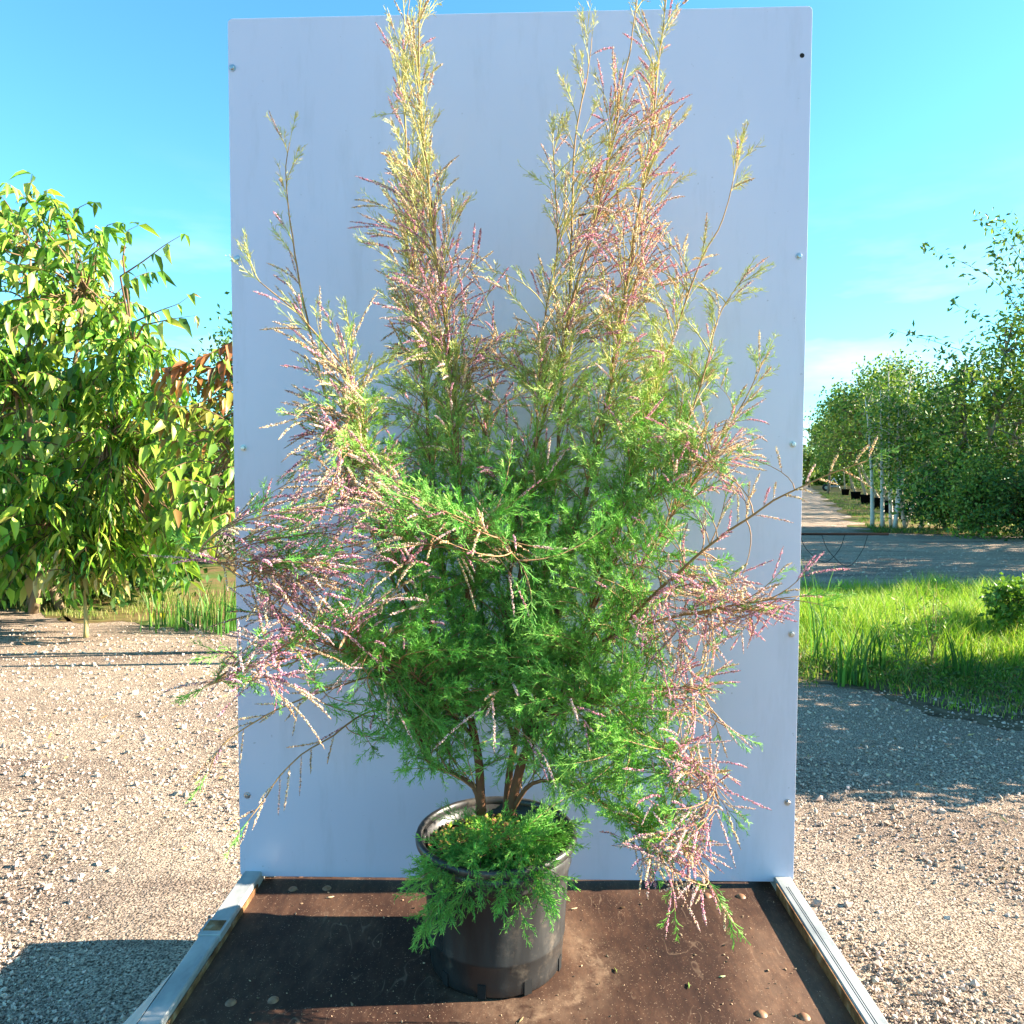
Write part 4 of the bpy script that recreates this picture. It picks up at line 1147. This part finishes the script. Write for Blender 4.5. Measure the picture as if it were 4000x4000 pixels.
small_tree('loose_tree', 'tall loose-branched tree at the right edge whose bare-tipped limbs reach up and left', 'tree', b,
    [((0, 0, 0), P(3960, 1250, Yb2)), ((-.3, 0, 0), P(3760, 1450, Yb2)), ((.5, 0, 0), P(4120, 1150, Yb2)), ((.1, 0, 0), P(3900, 1600, Yb2 - .5))],
    [(3860, 1650, 260, 230, 2.2, (Yb2 - 1.6, Yb2 + 1.2)), (3980, 1420, 150, 200, .7, (Yb2 - 1, Yb2 + 1)), (4150, 1300, 200, 500, 1.2, (Yb2 - 1, Yb2 + 1)), (3800, 1900, 300, 130, 1.2, (Yb2 - 1.2, Yb2 + 1))],
    11000, .17, md, r0=.10, bark=(.34, .29, .22), aspect=.45,
    tips=[([(3900, 1400, Yb2), (3760, 1370, Yb2), (3640, 1330, Yb2), (3560, 1310, Yb2), (3490, 1290, Yb2)], 4.0), ([(4000, 1250, Yb2), (3900, 1110, Yb2), (3790, 1040, Yb2), (3700, 1000, Yb2), (3610, 962, Yb2)], 4.0),
          ([(4060, 1120, Yb2), (3950, 960, Yb2), (3880, 890, Yb2), (3820, 832, Yb2)], 6), ([(3980, 1300, Yb2), (3870, 1260, Yb2), (3780, 1210, Yb2), (3720, 1180, Yb2)], 5), ([(4040, 1050, Yb2), (3980, 930, Yb2), (3900, 850, Yb2)], 6),
          ([(3900, 1500, Yb2), (3760, 1420, Yb2), (3680, 1370, Yb2)], 5), ([(4080, 1000, Yb2), (4000, 880, Yb2), (3950, 850, Yb2)], 5), ([(4040, 1250, Yb2), (3940, 1080, Yb2), (3880, 980, Yb2)], 8)])
# hedge shrubs under the trees
for k, (px, ry, Y, lb) in enumerate(((3690, 90, 20.6, 'rounded green bush behind the birch, left of the roadside bushes'), (3830, 150, 18.2, 'green bush in the middle of the roadside bushes'),
                                     (4010, 130, 17.8, 'green bush at the right frame edge beyond the road'))):
    b = P(px, 2060, Y); b[2] = 0
    small_tree('roadside_bush', lb, 'bush', b, [((0, 0, 0), P(px, 1930, Y))], [(px, 1950, 140, ry, 1, (Y - .8, Y + .8))], 4200, .10, dk if k != 1 else md, grp='bushes along the far side of the road', r0=.05, bark=(.12, .09, .06))

# row of leaning container trees along the path (> trunk, crown, pot)
lean = [(2, 1.6, 'nearest container tree of the path row, with thick leaning trunk and black pot'), (6, 1.5, 'second container tree of the row along the path, pale leaning trunk'), (11, 1.6, 'third container tree of the row receding along the path'),
        (18, 1.6, 'fourth container tree of the row receding along the path'), (28, 1.7, 'fifth container tree of the row receding along the path'), (42, 1.8, 'sixth and farthest container tree of the row along the path')]
for k, (s_, off, lb) in enumerate(lean):
    b = along(s_ + 6, off); rt = empty('container_tree', tuple(b), label=lb, cat='tree', group='container trees lined up along the path')
    g = Geo(); lathe(g, [(.001, .0), (.26, 0), (.32, .5), (.345, .5), (.345, .54), (.30, .54), (.29, .46), (.001, .46)], b, 20); g.build('pot', M['black'], rt)
    gt, gl = Geo(), Geo()
    tip = b + np.array((-rng.uniform(.3, 1.5), -.4 + rng.uniform(-.5, .5), rng.uniform(2.8, 3.4))); ax = bez(b + (0, 0, .45), (b + tip) / 2 + (-.1, 0, 0), tip, 10)
    tube(gt, ax, np.linspace(.085, .03, 10), 8, (.42, .33, .24), jitter=.1)
    n = 5200
    cen = tip + np.array((0, 0, .5)); o = rng.normal(size=(n // 20, 3)); o /= np.linalg.norm(o, axis=1, keepdims=True)
    o *= (rng.random((n // 20, 1)) ** .4) * np.array((2.0, 1.8, 1.5))
    for q_ in o:
        T = cen + q_; tube(gt, bez(ax[-3], (ax[-3] + T) / 2 + (0, 0, .15), T, 4), np.linspace(.02, .006, 4), 4, (.25, .19, .13), cap=False)
        smallleaves(gl, T + rng.normal(size=(20, 3)) * .2, .13 * rng.uniform(.7, 1.3, 20), .085, md(20))
    gt.build('trunk', M['bark'], rt); gl.build('crown', M['farleaf'], rt, smooth=False)
g = Geo(); nc = 4200
s_ = rng.random(nc) ** .8 * 130 + 8; of = rng.uniform(4.5, 8, nc); zz = rng.random(nc) ** .8 * 5.0
cc_ = np.array([along(a_, b_ + .02 * a_, z_) for a_, b_, z_ in zip(s_, of, zz)])
for q_ in cc_: smallleaves(g, q_ + rng.normal(size=(16, 3)) * .35, .26 * rng.uniform(.7, 1.3, 16), .17, md(16))
tag(g.build('far_hedge', M['farleaf'], smooth=False), label='long continuous green hedge behind the row of container trees', cat='hedge')
g = Geo(); nc = 1500
for q_ in np.stack([rng.uniform(-30, 90, nc), rng.uniform(150, 156, nc), rng.random(nc) * 5.0], -1): smallleaves(g, q_ + rng.normal(size=(14, 3)) * .8, .9, .6, md(14))
tag(g.build('far_woodland', M['farleaf'], smooth=False), label='low band of far woodland along the horizon at the end of the path', cat='woodland', kind='stuff')
# far trees at the end of the path
for k, (px, cy, rx, ry, Y, lb, cc) in enumerate(((3235, 1700, 60, 42, 70, 'small flat-topped tree rising behind the row, far down the path', md), (3160, 1800, 60, 52, 120, 'pale green far tree at the end of the path, beside the panel edge', pal([(.20, .30, .06), (.14, .24, .05)], [1, 1])),
                                              (3240, 1805, 55, 55, 110, 'darker far tree at the end of the path right of the pale one', md), (3050, 1800, 80, 55, 120, 'far tree mostly hidden behind the panel', md), (3330, 1800, 60, 60, 100, 'far green tree behind the container trees', md))):
    b = P(px, 1900, Y); b[2] = 0
    small_tree('far_tree', lb, 'tree', b, [((0, 0, 0), P(px, cy, Y))], [(px, cy, rx, ry, 1, (Y - 2, Y + 2))], 2200, .45, cc, grp='far trees at the end of the path', r0=.15, bark=(.2, .15, .1), clump=.9, per=16)

# trees off to the right of the frame that shade the road and the yard's far corner
for k, (x, y, h, r_, lb) in enumerate(((12.9, 10.6, 5.6, 2.0, 'leafy tree right of the frame, nearest of the roadside three'), (14.6, 14.0, 6.4, 2.2, 'leafy tree right of the frame, middle of the roadside three'),
                                      (17.2, 17.6, 6.8, 2.3, 'leafy tree right of the frame, farthest of the roadside three'), (9.5, 10.0, 4.2, 1.3, 'low leafy tree right of the frame by the grass'))):
    b = np.array((x, y, 0.)); rt = empty('shade_tree', tuple(b), label=lb, cat='tree', group='trees standing right of the frame')
    gt, gl = Geo(), Geo(); top = b + (0, 0, h * .75)
    tube(gt, bez(b, b + (0.1, 0, h * .4), top, 10), np.linspace(.16, .05, 10), 8, (.3, .24, .18), jitter=.1)
    nc = 190; o = rng.normal(size=(nc, 3)); o /= np.linalg.norm(o, axis=1, keepdims=True); o *= rng.random((nc, 1)) ** .4 * np.array((r_, r_, h * .42))
    cen = b + (0, 0, h * .58)
    for q_ in o:
        T = cen + q_; tube(gt, [b + (0, 0, h * .35 + .2 * q_[2]), (b + (0, 0, h * .45) + T) / 2, T], [.04, .025, .008], 4, (.25, .2, .14), cap=False)
        smallleaves(gl, T + rng.normal(size=(20, 3)) * .28, .22 * rng.uniform(.7, 1.3, 20), .15, md(20))
    gt.build('trunk', M['bark'], rt); gl.build('crown', M['farleaf'], rt, smooth=False)
for k, (x, y, lb) in enumerate(((4.15, 3.75, 'leafy bush just right of the frame, nearer one'), (4.5, 4.5, 'leafy bush just right of the frame, middle one'), (5.3, 5.2, 'leafy bush just right of the frame, farthest one'))):
    b = np.array((x, y, 0.)); rt = empty('shade_bush', tuple(b), label=lb, cat='bush', group='bushes standing right of the frame')
    gt, gl = Geo(), Geo()
    for j in range(5): tube(gt, bez(b, b + rng.normal(size=3) * .1 + (0, 0, .6), b + np.array((rng.uniform(-.4, .4), rng.uniform(-.3, .3), 1.4)), 8), np.linspace(.025, .008, 8), 6, (.2, .14, .09))
    nc = 140; o = rng.normal(size=(nc, 3)); o /= np.linalg.norm(o, axis=1, keepdims=True); o *= rng.random((nc, 1)) ** .4 * np.array((.62, .45, .85))
    for q_ in o:
        T = b + (0, 0, .88) + q_; tube(gt, [b + (0, 0, .6), T], [.008, .003], 4, (.2, .14, .09), cap=False)
        smallleaves(gl, T + rng.normal(size=(22, 3)) * .09, .10 * rng.uniform(.7, 1.3, 22), .06, md(22))
    gt.build('stem', M['bark'], rt); gl.build('foliage', M['farleaf'], rt, smooth=False)

# ------------------------------------------------------------------ grass
def blades(g, c, h, wd, col, lean=.35, seg=3):
    n = len(c); a_ = rng.uniform(0, 2 * np.pi, n)
    s = np.stack([np.cos(a_), np.sin(a_), np.zeros(n)], -1)
    b_ = rng.uniform(0, 2 * np.pi, n); ld = np.stack([np.cos(b_), np.sin(b_), np.zeros(n)], -1) * (h * lean * rng.uniform(.2, 1.6, n))[:, None]
    rows = []
    for k in range(seg + 1):
        t_ = k / seg; p = c + np.array((0, 0, 1.)) * (h * t_ * (1 - .18 * t_))[:, None] + ld * t_ * t_
        w_ = wd * (1 - t_) ** .7 * .5 + (.0003 if k == seg else 0)
        rows += [p + s * w_[:, None], p - s * w_[:, None]]
    V = np.stack(rows, 1); b0 = np.arange(n)[:, None] * (2 * seg + 2)
    q = np.concatenate([b0 + np.array((2 * k, 2 * k + 1, 2 * k + 3, 2 * k + 2)) for k in range(seg)])
    g.add(V.reshape(-1, 3), q, None, np.repeat(col, 2 * seg + 2, 0))
def inpoly(x, y, poly):
    r = np.zeros(len(x), bool); j = len(poly) - 1
    for i in range(len(poly)):
        xi, yi = poly[i][0], poly[i][1]; xj, yj = poly[j][0], poly[j][1]
        c = ((yi > y) != (yj > y)) & (x < (xj - xi) * (y - yi) / (yj - yi + 1e-12) + xi); r ^= c; j = i
    return r
gc = pal([(.18, .38, .03), (.32, .50, .05), (.10, .24, .02), (.46, .54, .11), (.46, .38, .19)], [4, 5, 2.5, 2, .8])
g = Geo(); n = 100000
x = rng.uniform(1.2, 8.0, n); y = rng.uniform(4.0, 9.2, n)
ok = inpoly(x, y, GR) & (x < y * .78 + .6) & (x > y * .27); x, y = x[ok], y[ok]
front = np.interp(x, [2.0, 2.8, 3.6], [5.6, 5.15, 4.8])
depth = y - front
patch = .5 + .5 * np.sin(x * 2.1 + .7) * np.sin(y * 1.9 + 1.3)
keep = (rng.random(len(x)) < np.clip(.6 + depth * .8, .45, 1)) & ((depth > .2) | (rng.random(len(x)) < .5 + .5 * patch))
x, y, depth, patch = x[keep], y[keep], depth[keep], patch[keep]
h = (.06 + .21 * np.clip(depth / 1.2, 0, 1)) * rng.uniform(.5, 1.3, len(x)) * (.65 + .55 * patch) * (1 + .25 * np.sin(x * 7) * np.sin(y * 6))
blades(g, np.stack([x, y, np.full(len(x), .006)], -1), h, rng.uniform(.004, .009, len(x)), gc(len(x)))
tag(g.build('tall_grass', M['grass'], smooth=False), label='bright unmown grass island right of the panel between yard and road', cat='grass', kind='stuff')
g = Geo(); n = 9000
x = rng.uniform(1.4, 4.4, n); y = rng.uniform(4.0, 5.9, n)
fr = np.interp(x, [2.0, 2.8, 3.6], [5.45, 5.0, 4.65]); dd_ = y - fr
ok = (dd_ > -.30 + .22 * np.sin(x * 9) * np.sin(x * 3.7)) & (dd_ < .75) & (rng.random(n) < np.clip(.9 + dd_ * 1.6, .05, 1)); x, y = x[ok], y[ok]; n = len(x)
wc_ = pal([(.08, .17, .03), (.13, .24, .04), (.26, .17, .08), (.34, .27, .13), (.20, .32, .06)], [3, 3, 1.2, 1, 2])
smallleaves(g, np.stack([x, y, .01 + rng.random(n) * .09], -1), rng.uniform(.02, .055, n), rng.uniform(.008, .022, n), wc_(n))
blades(g, np.stack([x, y, np.full(n, .004)], -1), rng.uniform(.04, .16, n), rng.uniform(.003, .007, n), wc_(n), lean=.7)
tag(g.build('low_weeds', M['grass'], smooth=False), label='low mixed weeds and dry stalks along the shaded front edge of the grass', cat='weeds', kind='stuff')
g = Geo(); n = 700
x = np.concatenate([rng.uniform(-4.5, -1.2, n // 2), rng.uniform(1.2, 4.5, n // 2)]); y = rng.uniform(2.6, 7, len(x))
smallleaves(g, np.stack([x, y, np.full(len(x), .012)], -1), rng.uniform(.012, .05, len(x)), rng.uniform(.003, .014, len(x)), pal([(.30, .2, .09), (.45, .35, .15), (.16, .10, .05)], [2, 2, 1])(len(x)))
tag(g.build('leaf_litter', M['debris'], smooth=False), label='bits of dry leaf and straw scattered over the gravel', cat='litter', kind='stuff')
g = Geo(); n = 16000
x = rng.uniform(-7, -1.6, n); y = rng.uniform(6.6, 9.0, n)
ok = inpoly(x, y, GL) & (rng.random(n) < .25 + .6 * (np.sin(x * 3) * np.sin(y * 4 + 1) > 0)); x, y = x[ok], y[ok]
blades(g, np.stack([x, y, np.full(len(x), .006)], -1), rng.uniform(.03, .13, len(x)), rng.uniform(.004, .008, len(x)), pal([(.22, .30, .05), (.36, .33, .13), (.15, .22, .04)], [2, 2, 1])(len(x)))
tag(g.build('short_grass', M['grass'], smooth=False), label='short dry grass under the shrubs on the left', cat='grass', kind='stuff')
g = Geo(); n = 14000
s_ = rng.random(n) ** 1.5 * 60; of = rng.random(n) ** 1.6 * 7
c = np.array([along(a, b_, .008) for a, b_ in zip(s_, of)])
ok = (np.sin(s_ * 1.3) + np.sin(of * 2.3 + s_ * .7) > -.3); c = c[ok]
blades(g, c, rng.uniform(.05, .18, len(c)), rng.uniform(.012, .03, len(c)), pal([(.10, .20, .03), (.20, .20, .07), (.07, .14, .02)], [3, 2, 2])(len(c)), seg=2)
tag(g.build('verge_grass', M['grass'], smooth=False), label='thin grass growing on the verge of the far path', cat='grass', kind='stuff')

def tuft(name, label, cat, c, n, h, wd, spread, col, grp, part='leaf_tuft', lean=.22):
    rt = empty(name, tuple(c), label=label, cat=cat, group=grp); g = Geo()
    p = np.tile(c, (n, 1)) + np.concatenate([rng.normal(size=(n, 2)) * spread, np.zeros((n, 1))], 1)
    blades(g, p, rng.uniform(.55, 1.1, n) * h, np.full(n, wd) * rng.uniform(.7, 1.3, n), col(n), lean=lean, seg=5)
    g.build(part, M['grass'], rt); return rt
rc = pal([(.07, .20, .035), (.12, .28, .04), (.05, .14, .04)], [2, 2, 1])
for px, py, Y, h, n, lb in ((3215, 2540, 5.5, .95, 18, 'tall reed tuft against the right edge of the panel, with the longest upright blades'), (3330, 2560, 5.1, .5, 40, 'broad dark reed tuft right of the tallest one at the grass edge'),
                            (3420, 2540, 5.4, .55, 26, 'reed tuft in the middle of the grass front'), (3760, 2560, 5.2, .42, 34, 'reed tuft in the sunlit grass, rightmost of the tufts')):
    c = P(px, py, Y); c[2] = .006; tuft('reed_tuft', lb, 'reeds', c, n, h, .016, .05, rc, 'reed tufts in the grass right of the panel')
for px, Y, h, n, lb in ((640, 7.0, .42, 34, 'reed clump left of the three under the bronze shrub'), (760, 6.9, .5, 46, 'reed clump in the middle of the three under the bronze shrub'), (880, 6.8, .6, 60, 'reed clump touching the left edge of the panel')):
    c = P(px, 2350, Y); c[2] = .006; tuft('reed_clump', lb, 'reeds', c, n, h, .015, .10, rc, 'reed clumps left of the panel')
# branching weeds in the grass
def weed(c, h, lb, col=(.14, .22, .05), spread=.35, cat='weed', n=16, leafs=True):
    rt = empty('tall_weed', tuple(c), label=lb, cat=cat, group='tall weeds in the grass'); g, gl = Geo(), Geo()
    for k in range(n):
        a_ = rng.uniform(0, 2 * math.pi); z0 = rng.uniform(.05, .4) * h; r_ = rng.uniform(.2, 1) * spread
        A = c + (0, 0, z0); T = c + np.array((math.cos(a_) * r_, math.sin(a_) * r_, rng.uniform(.7, 1.05) * h)); ax = bez(A, A + (T - A) * .4 + (r_ * .3 * math.cos(a_), 0, 0), T, 7)
        tube(g, ax, np.linspace(.0035, .0015, 7), 4, col, cap=False)
        m_ = 12; i = rng.integers(2, 7, m_); smallleaves(gl, ax[i] + rng.normal(size=(m_, 3)) * .01, .05, .012, gc(m_))
    tube(g, [c, c + (0, 0, h * .5)], [.006, .004], 5, col, cap=False)
    g.build('stalk', M['bark'], rt); gl.build('foliage', M['farleaf'], rt, smooth=False)
c = P(3540, 2600, 5.0); c[2] = .006; weed(c, .60, 'tall branching weed with dark stalks standing in the middle of the grass', spread=.22)
c = P(3640, 2520, 5.5); c[2] = .006; weed(c, .62, 'tall weed with tan seed heads right behind the branching one', (.32, .24, .10), spread=.15, n=9)
b = P(3975, 2440, 6.4); b[2] = 0
small_tree('low_bush', 'low rounded green bush in the grass at the right frame edge', 'bush', b, [((0, 0, 0), P(3975, 2330, 6.4))], [(3985, 2350, 110, 90, 1, (6.1, 6.8))], 2600, .055, pal([(.16, .30, .04), (.10, .20, .03)], [1, 1]), r0=.02, bark=(.15, .1, .06), clump=.09)
# wilted sapling in the gravel on the left
c = G(335, 2490); rt = empty('small_sapling', tuple(c), label='small sapling with wilted drooping leaves standing in the gravel on the left', cat='sapling')
gt, gl = Geo(), Geo(); Yc = c[1]
top = c + np.array((-.02, 0, .58)); tube(gt, bez(c, c + (.02, 0, .2), top, 8), np.linspace(.022, .010, 8), 6, (.36, .30, .12))
sc_ = pal([(.44, .44, .12), (.56, .46, .20), (.26, .34, .07)], [2, 2, 1])
for a_ in range(0, 360, 40):
    e_ = top + np.array((math.cos(R(a_)) * .34, math.sin(R(a_)) * .34, rng.uniform(-.08, .06)))
    shoot(gt, gl, bez(top - (0, 0, .1), (top + e_) / 2 + (0, 0, .14), e_, 7), 7, .17, .05, sc_, hang=1.3, r0=.006)
gt.build('trunk', M['bark'], rt); gl.build('crown', M['leaf'], rt)
# two fallen yellow leaves and a red one
for px, py, kc, lb in ((600, 2435, (.60, .52, .08), 'yellow leaf standing in the gravel, left of the pair'), (636, 2430, (.66, .60, .06), 'yellow leaf standing in the gravel, right of the pair')):
    c = G(px, py); g = Geo(); leaves(g, np.array([c + (0, 0, .12)]), np.array([(.1, -.1, -1.)]), np.array([(0.3, -1., .1)]), .13, .045, np.array([kc]))
    tag(g.build('fallen_leaf', M['leaf']), label=lb, cat='leaf', group='yellow leaves in the gravel')

# ------------------------------------------------------------------ irrigation pipe with looping hoses
Yp = 6.2
z_ = P(3200, 2086, Yp)[2]
pt = empty('irrigation_pipe', (P(2900, 2086, Yp)[0], Yp, 0), label='black horizontal pipe with thin looping hoses standing out from behind the panel', cat='pipe')
g = Geo(); tube(g, [(P(2760, 2086, Yp)[0], Yp, z_), (P(2900, 2086, Yp)[0], Yp, z_), (P(3470, 2086, Yp)[0], Yp, z_)], .011, 10, (.02, .02, .02)); g.build('pipe', M['black'], pt)
for px in (2790, 3040):
    g = Geo(); x = P(px, 2086, Yp)[0]; tube(g, [(x, Yp, 0), (x, Yp, z_ - .011)], .015, 8); g.build('post', M['black'], pt)
for a, b_, low in ((3125, 3300, 2196), (3210, 3390, 2214), (3300, 3390, 2150)):
    if low == 2150: continue
    A, B = P(a, 2090, Yp), P(b_, 2090, Yp); mid = P((a + b_) / 2 + 10, low, Yp)
    k = resample([A, A * .72 + mid * .28 + (-.0, 0, -.06), mid, B * .72 + mid * .28 + (0, 0, -.06), B], .03)
    g = Geo(); tube(g, k, .0022, 6); g.build('hose', M['black'], pt)
# distant cart with a black wheel
c = G(3226, 1918); rt = empty('hand_cart', tuple(c), label='tiny cart with a fat black wheel parked far down the path', cat='cart')
g = Geo(); aa = np.linspace(0, 2 * np.pi, 25)[:-1]; prof = [(.20, -.10), (.34, -.12), (.40, -.07), (.40, .07), (.34, .12), (.20, .10), (.20, -.10)]
V = [(c[0] + p[0] * math.cos(t_), c[1] + p[1], .40 + p[0] * math.sin(t_)) for p in prof for t_ in aa]
g.add(V, [(i * 24 + k, i * 24 + (k + 1) % 24, i * 24 + 24 + (k + 1) % 24, i * 24 + 24 + k) for i in range(6) for k in range(24)])
wh = g.build('wheel', M['rubber'], rt)
g = Geo(); V = [(c[0], c[1] - .05, .40)] + [(c[0] + .2 * math.cos(t_), c[1] - .04, .40 + .2 * math.sin(t_)) for t_ in aa]
g.add(V, None, [(0, 1 + (k + 1) % 24, 1 + k) for k in range(24)]); g.build('rim', M['steel'], wh)
g = Geo(); cx = c[0]
tube(g, [(cx, c[1], .4), (cx + .9, c[1], 1.5)], .04, 6); tube(g, [(cx + .9, c[1], 1.5), (cx + 1.7, c[1], .1)], .04, 6); tube(g, [(cx, c[1], .4), (cx + 1.6, c[1], .45)], .04, 6)
box(g, cx + .3, cx + 1.5, c[1] - .3, c[1] + .3, .5, .62); g.build('frame', M['steel'], rt)
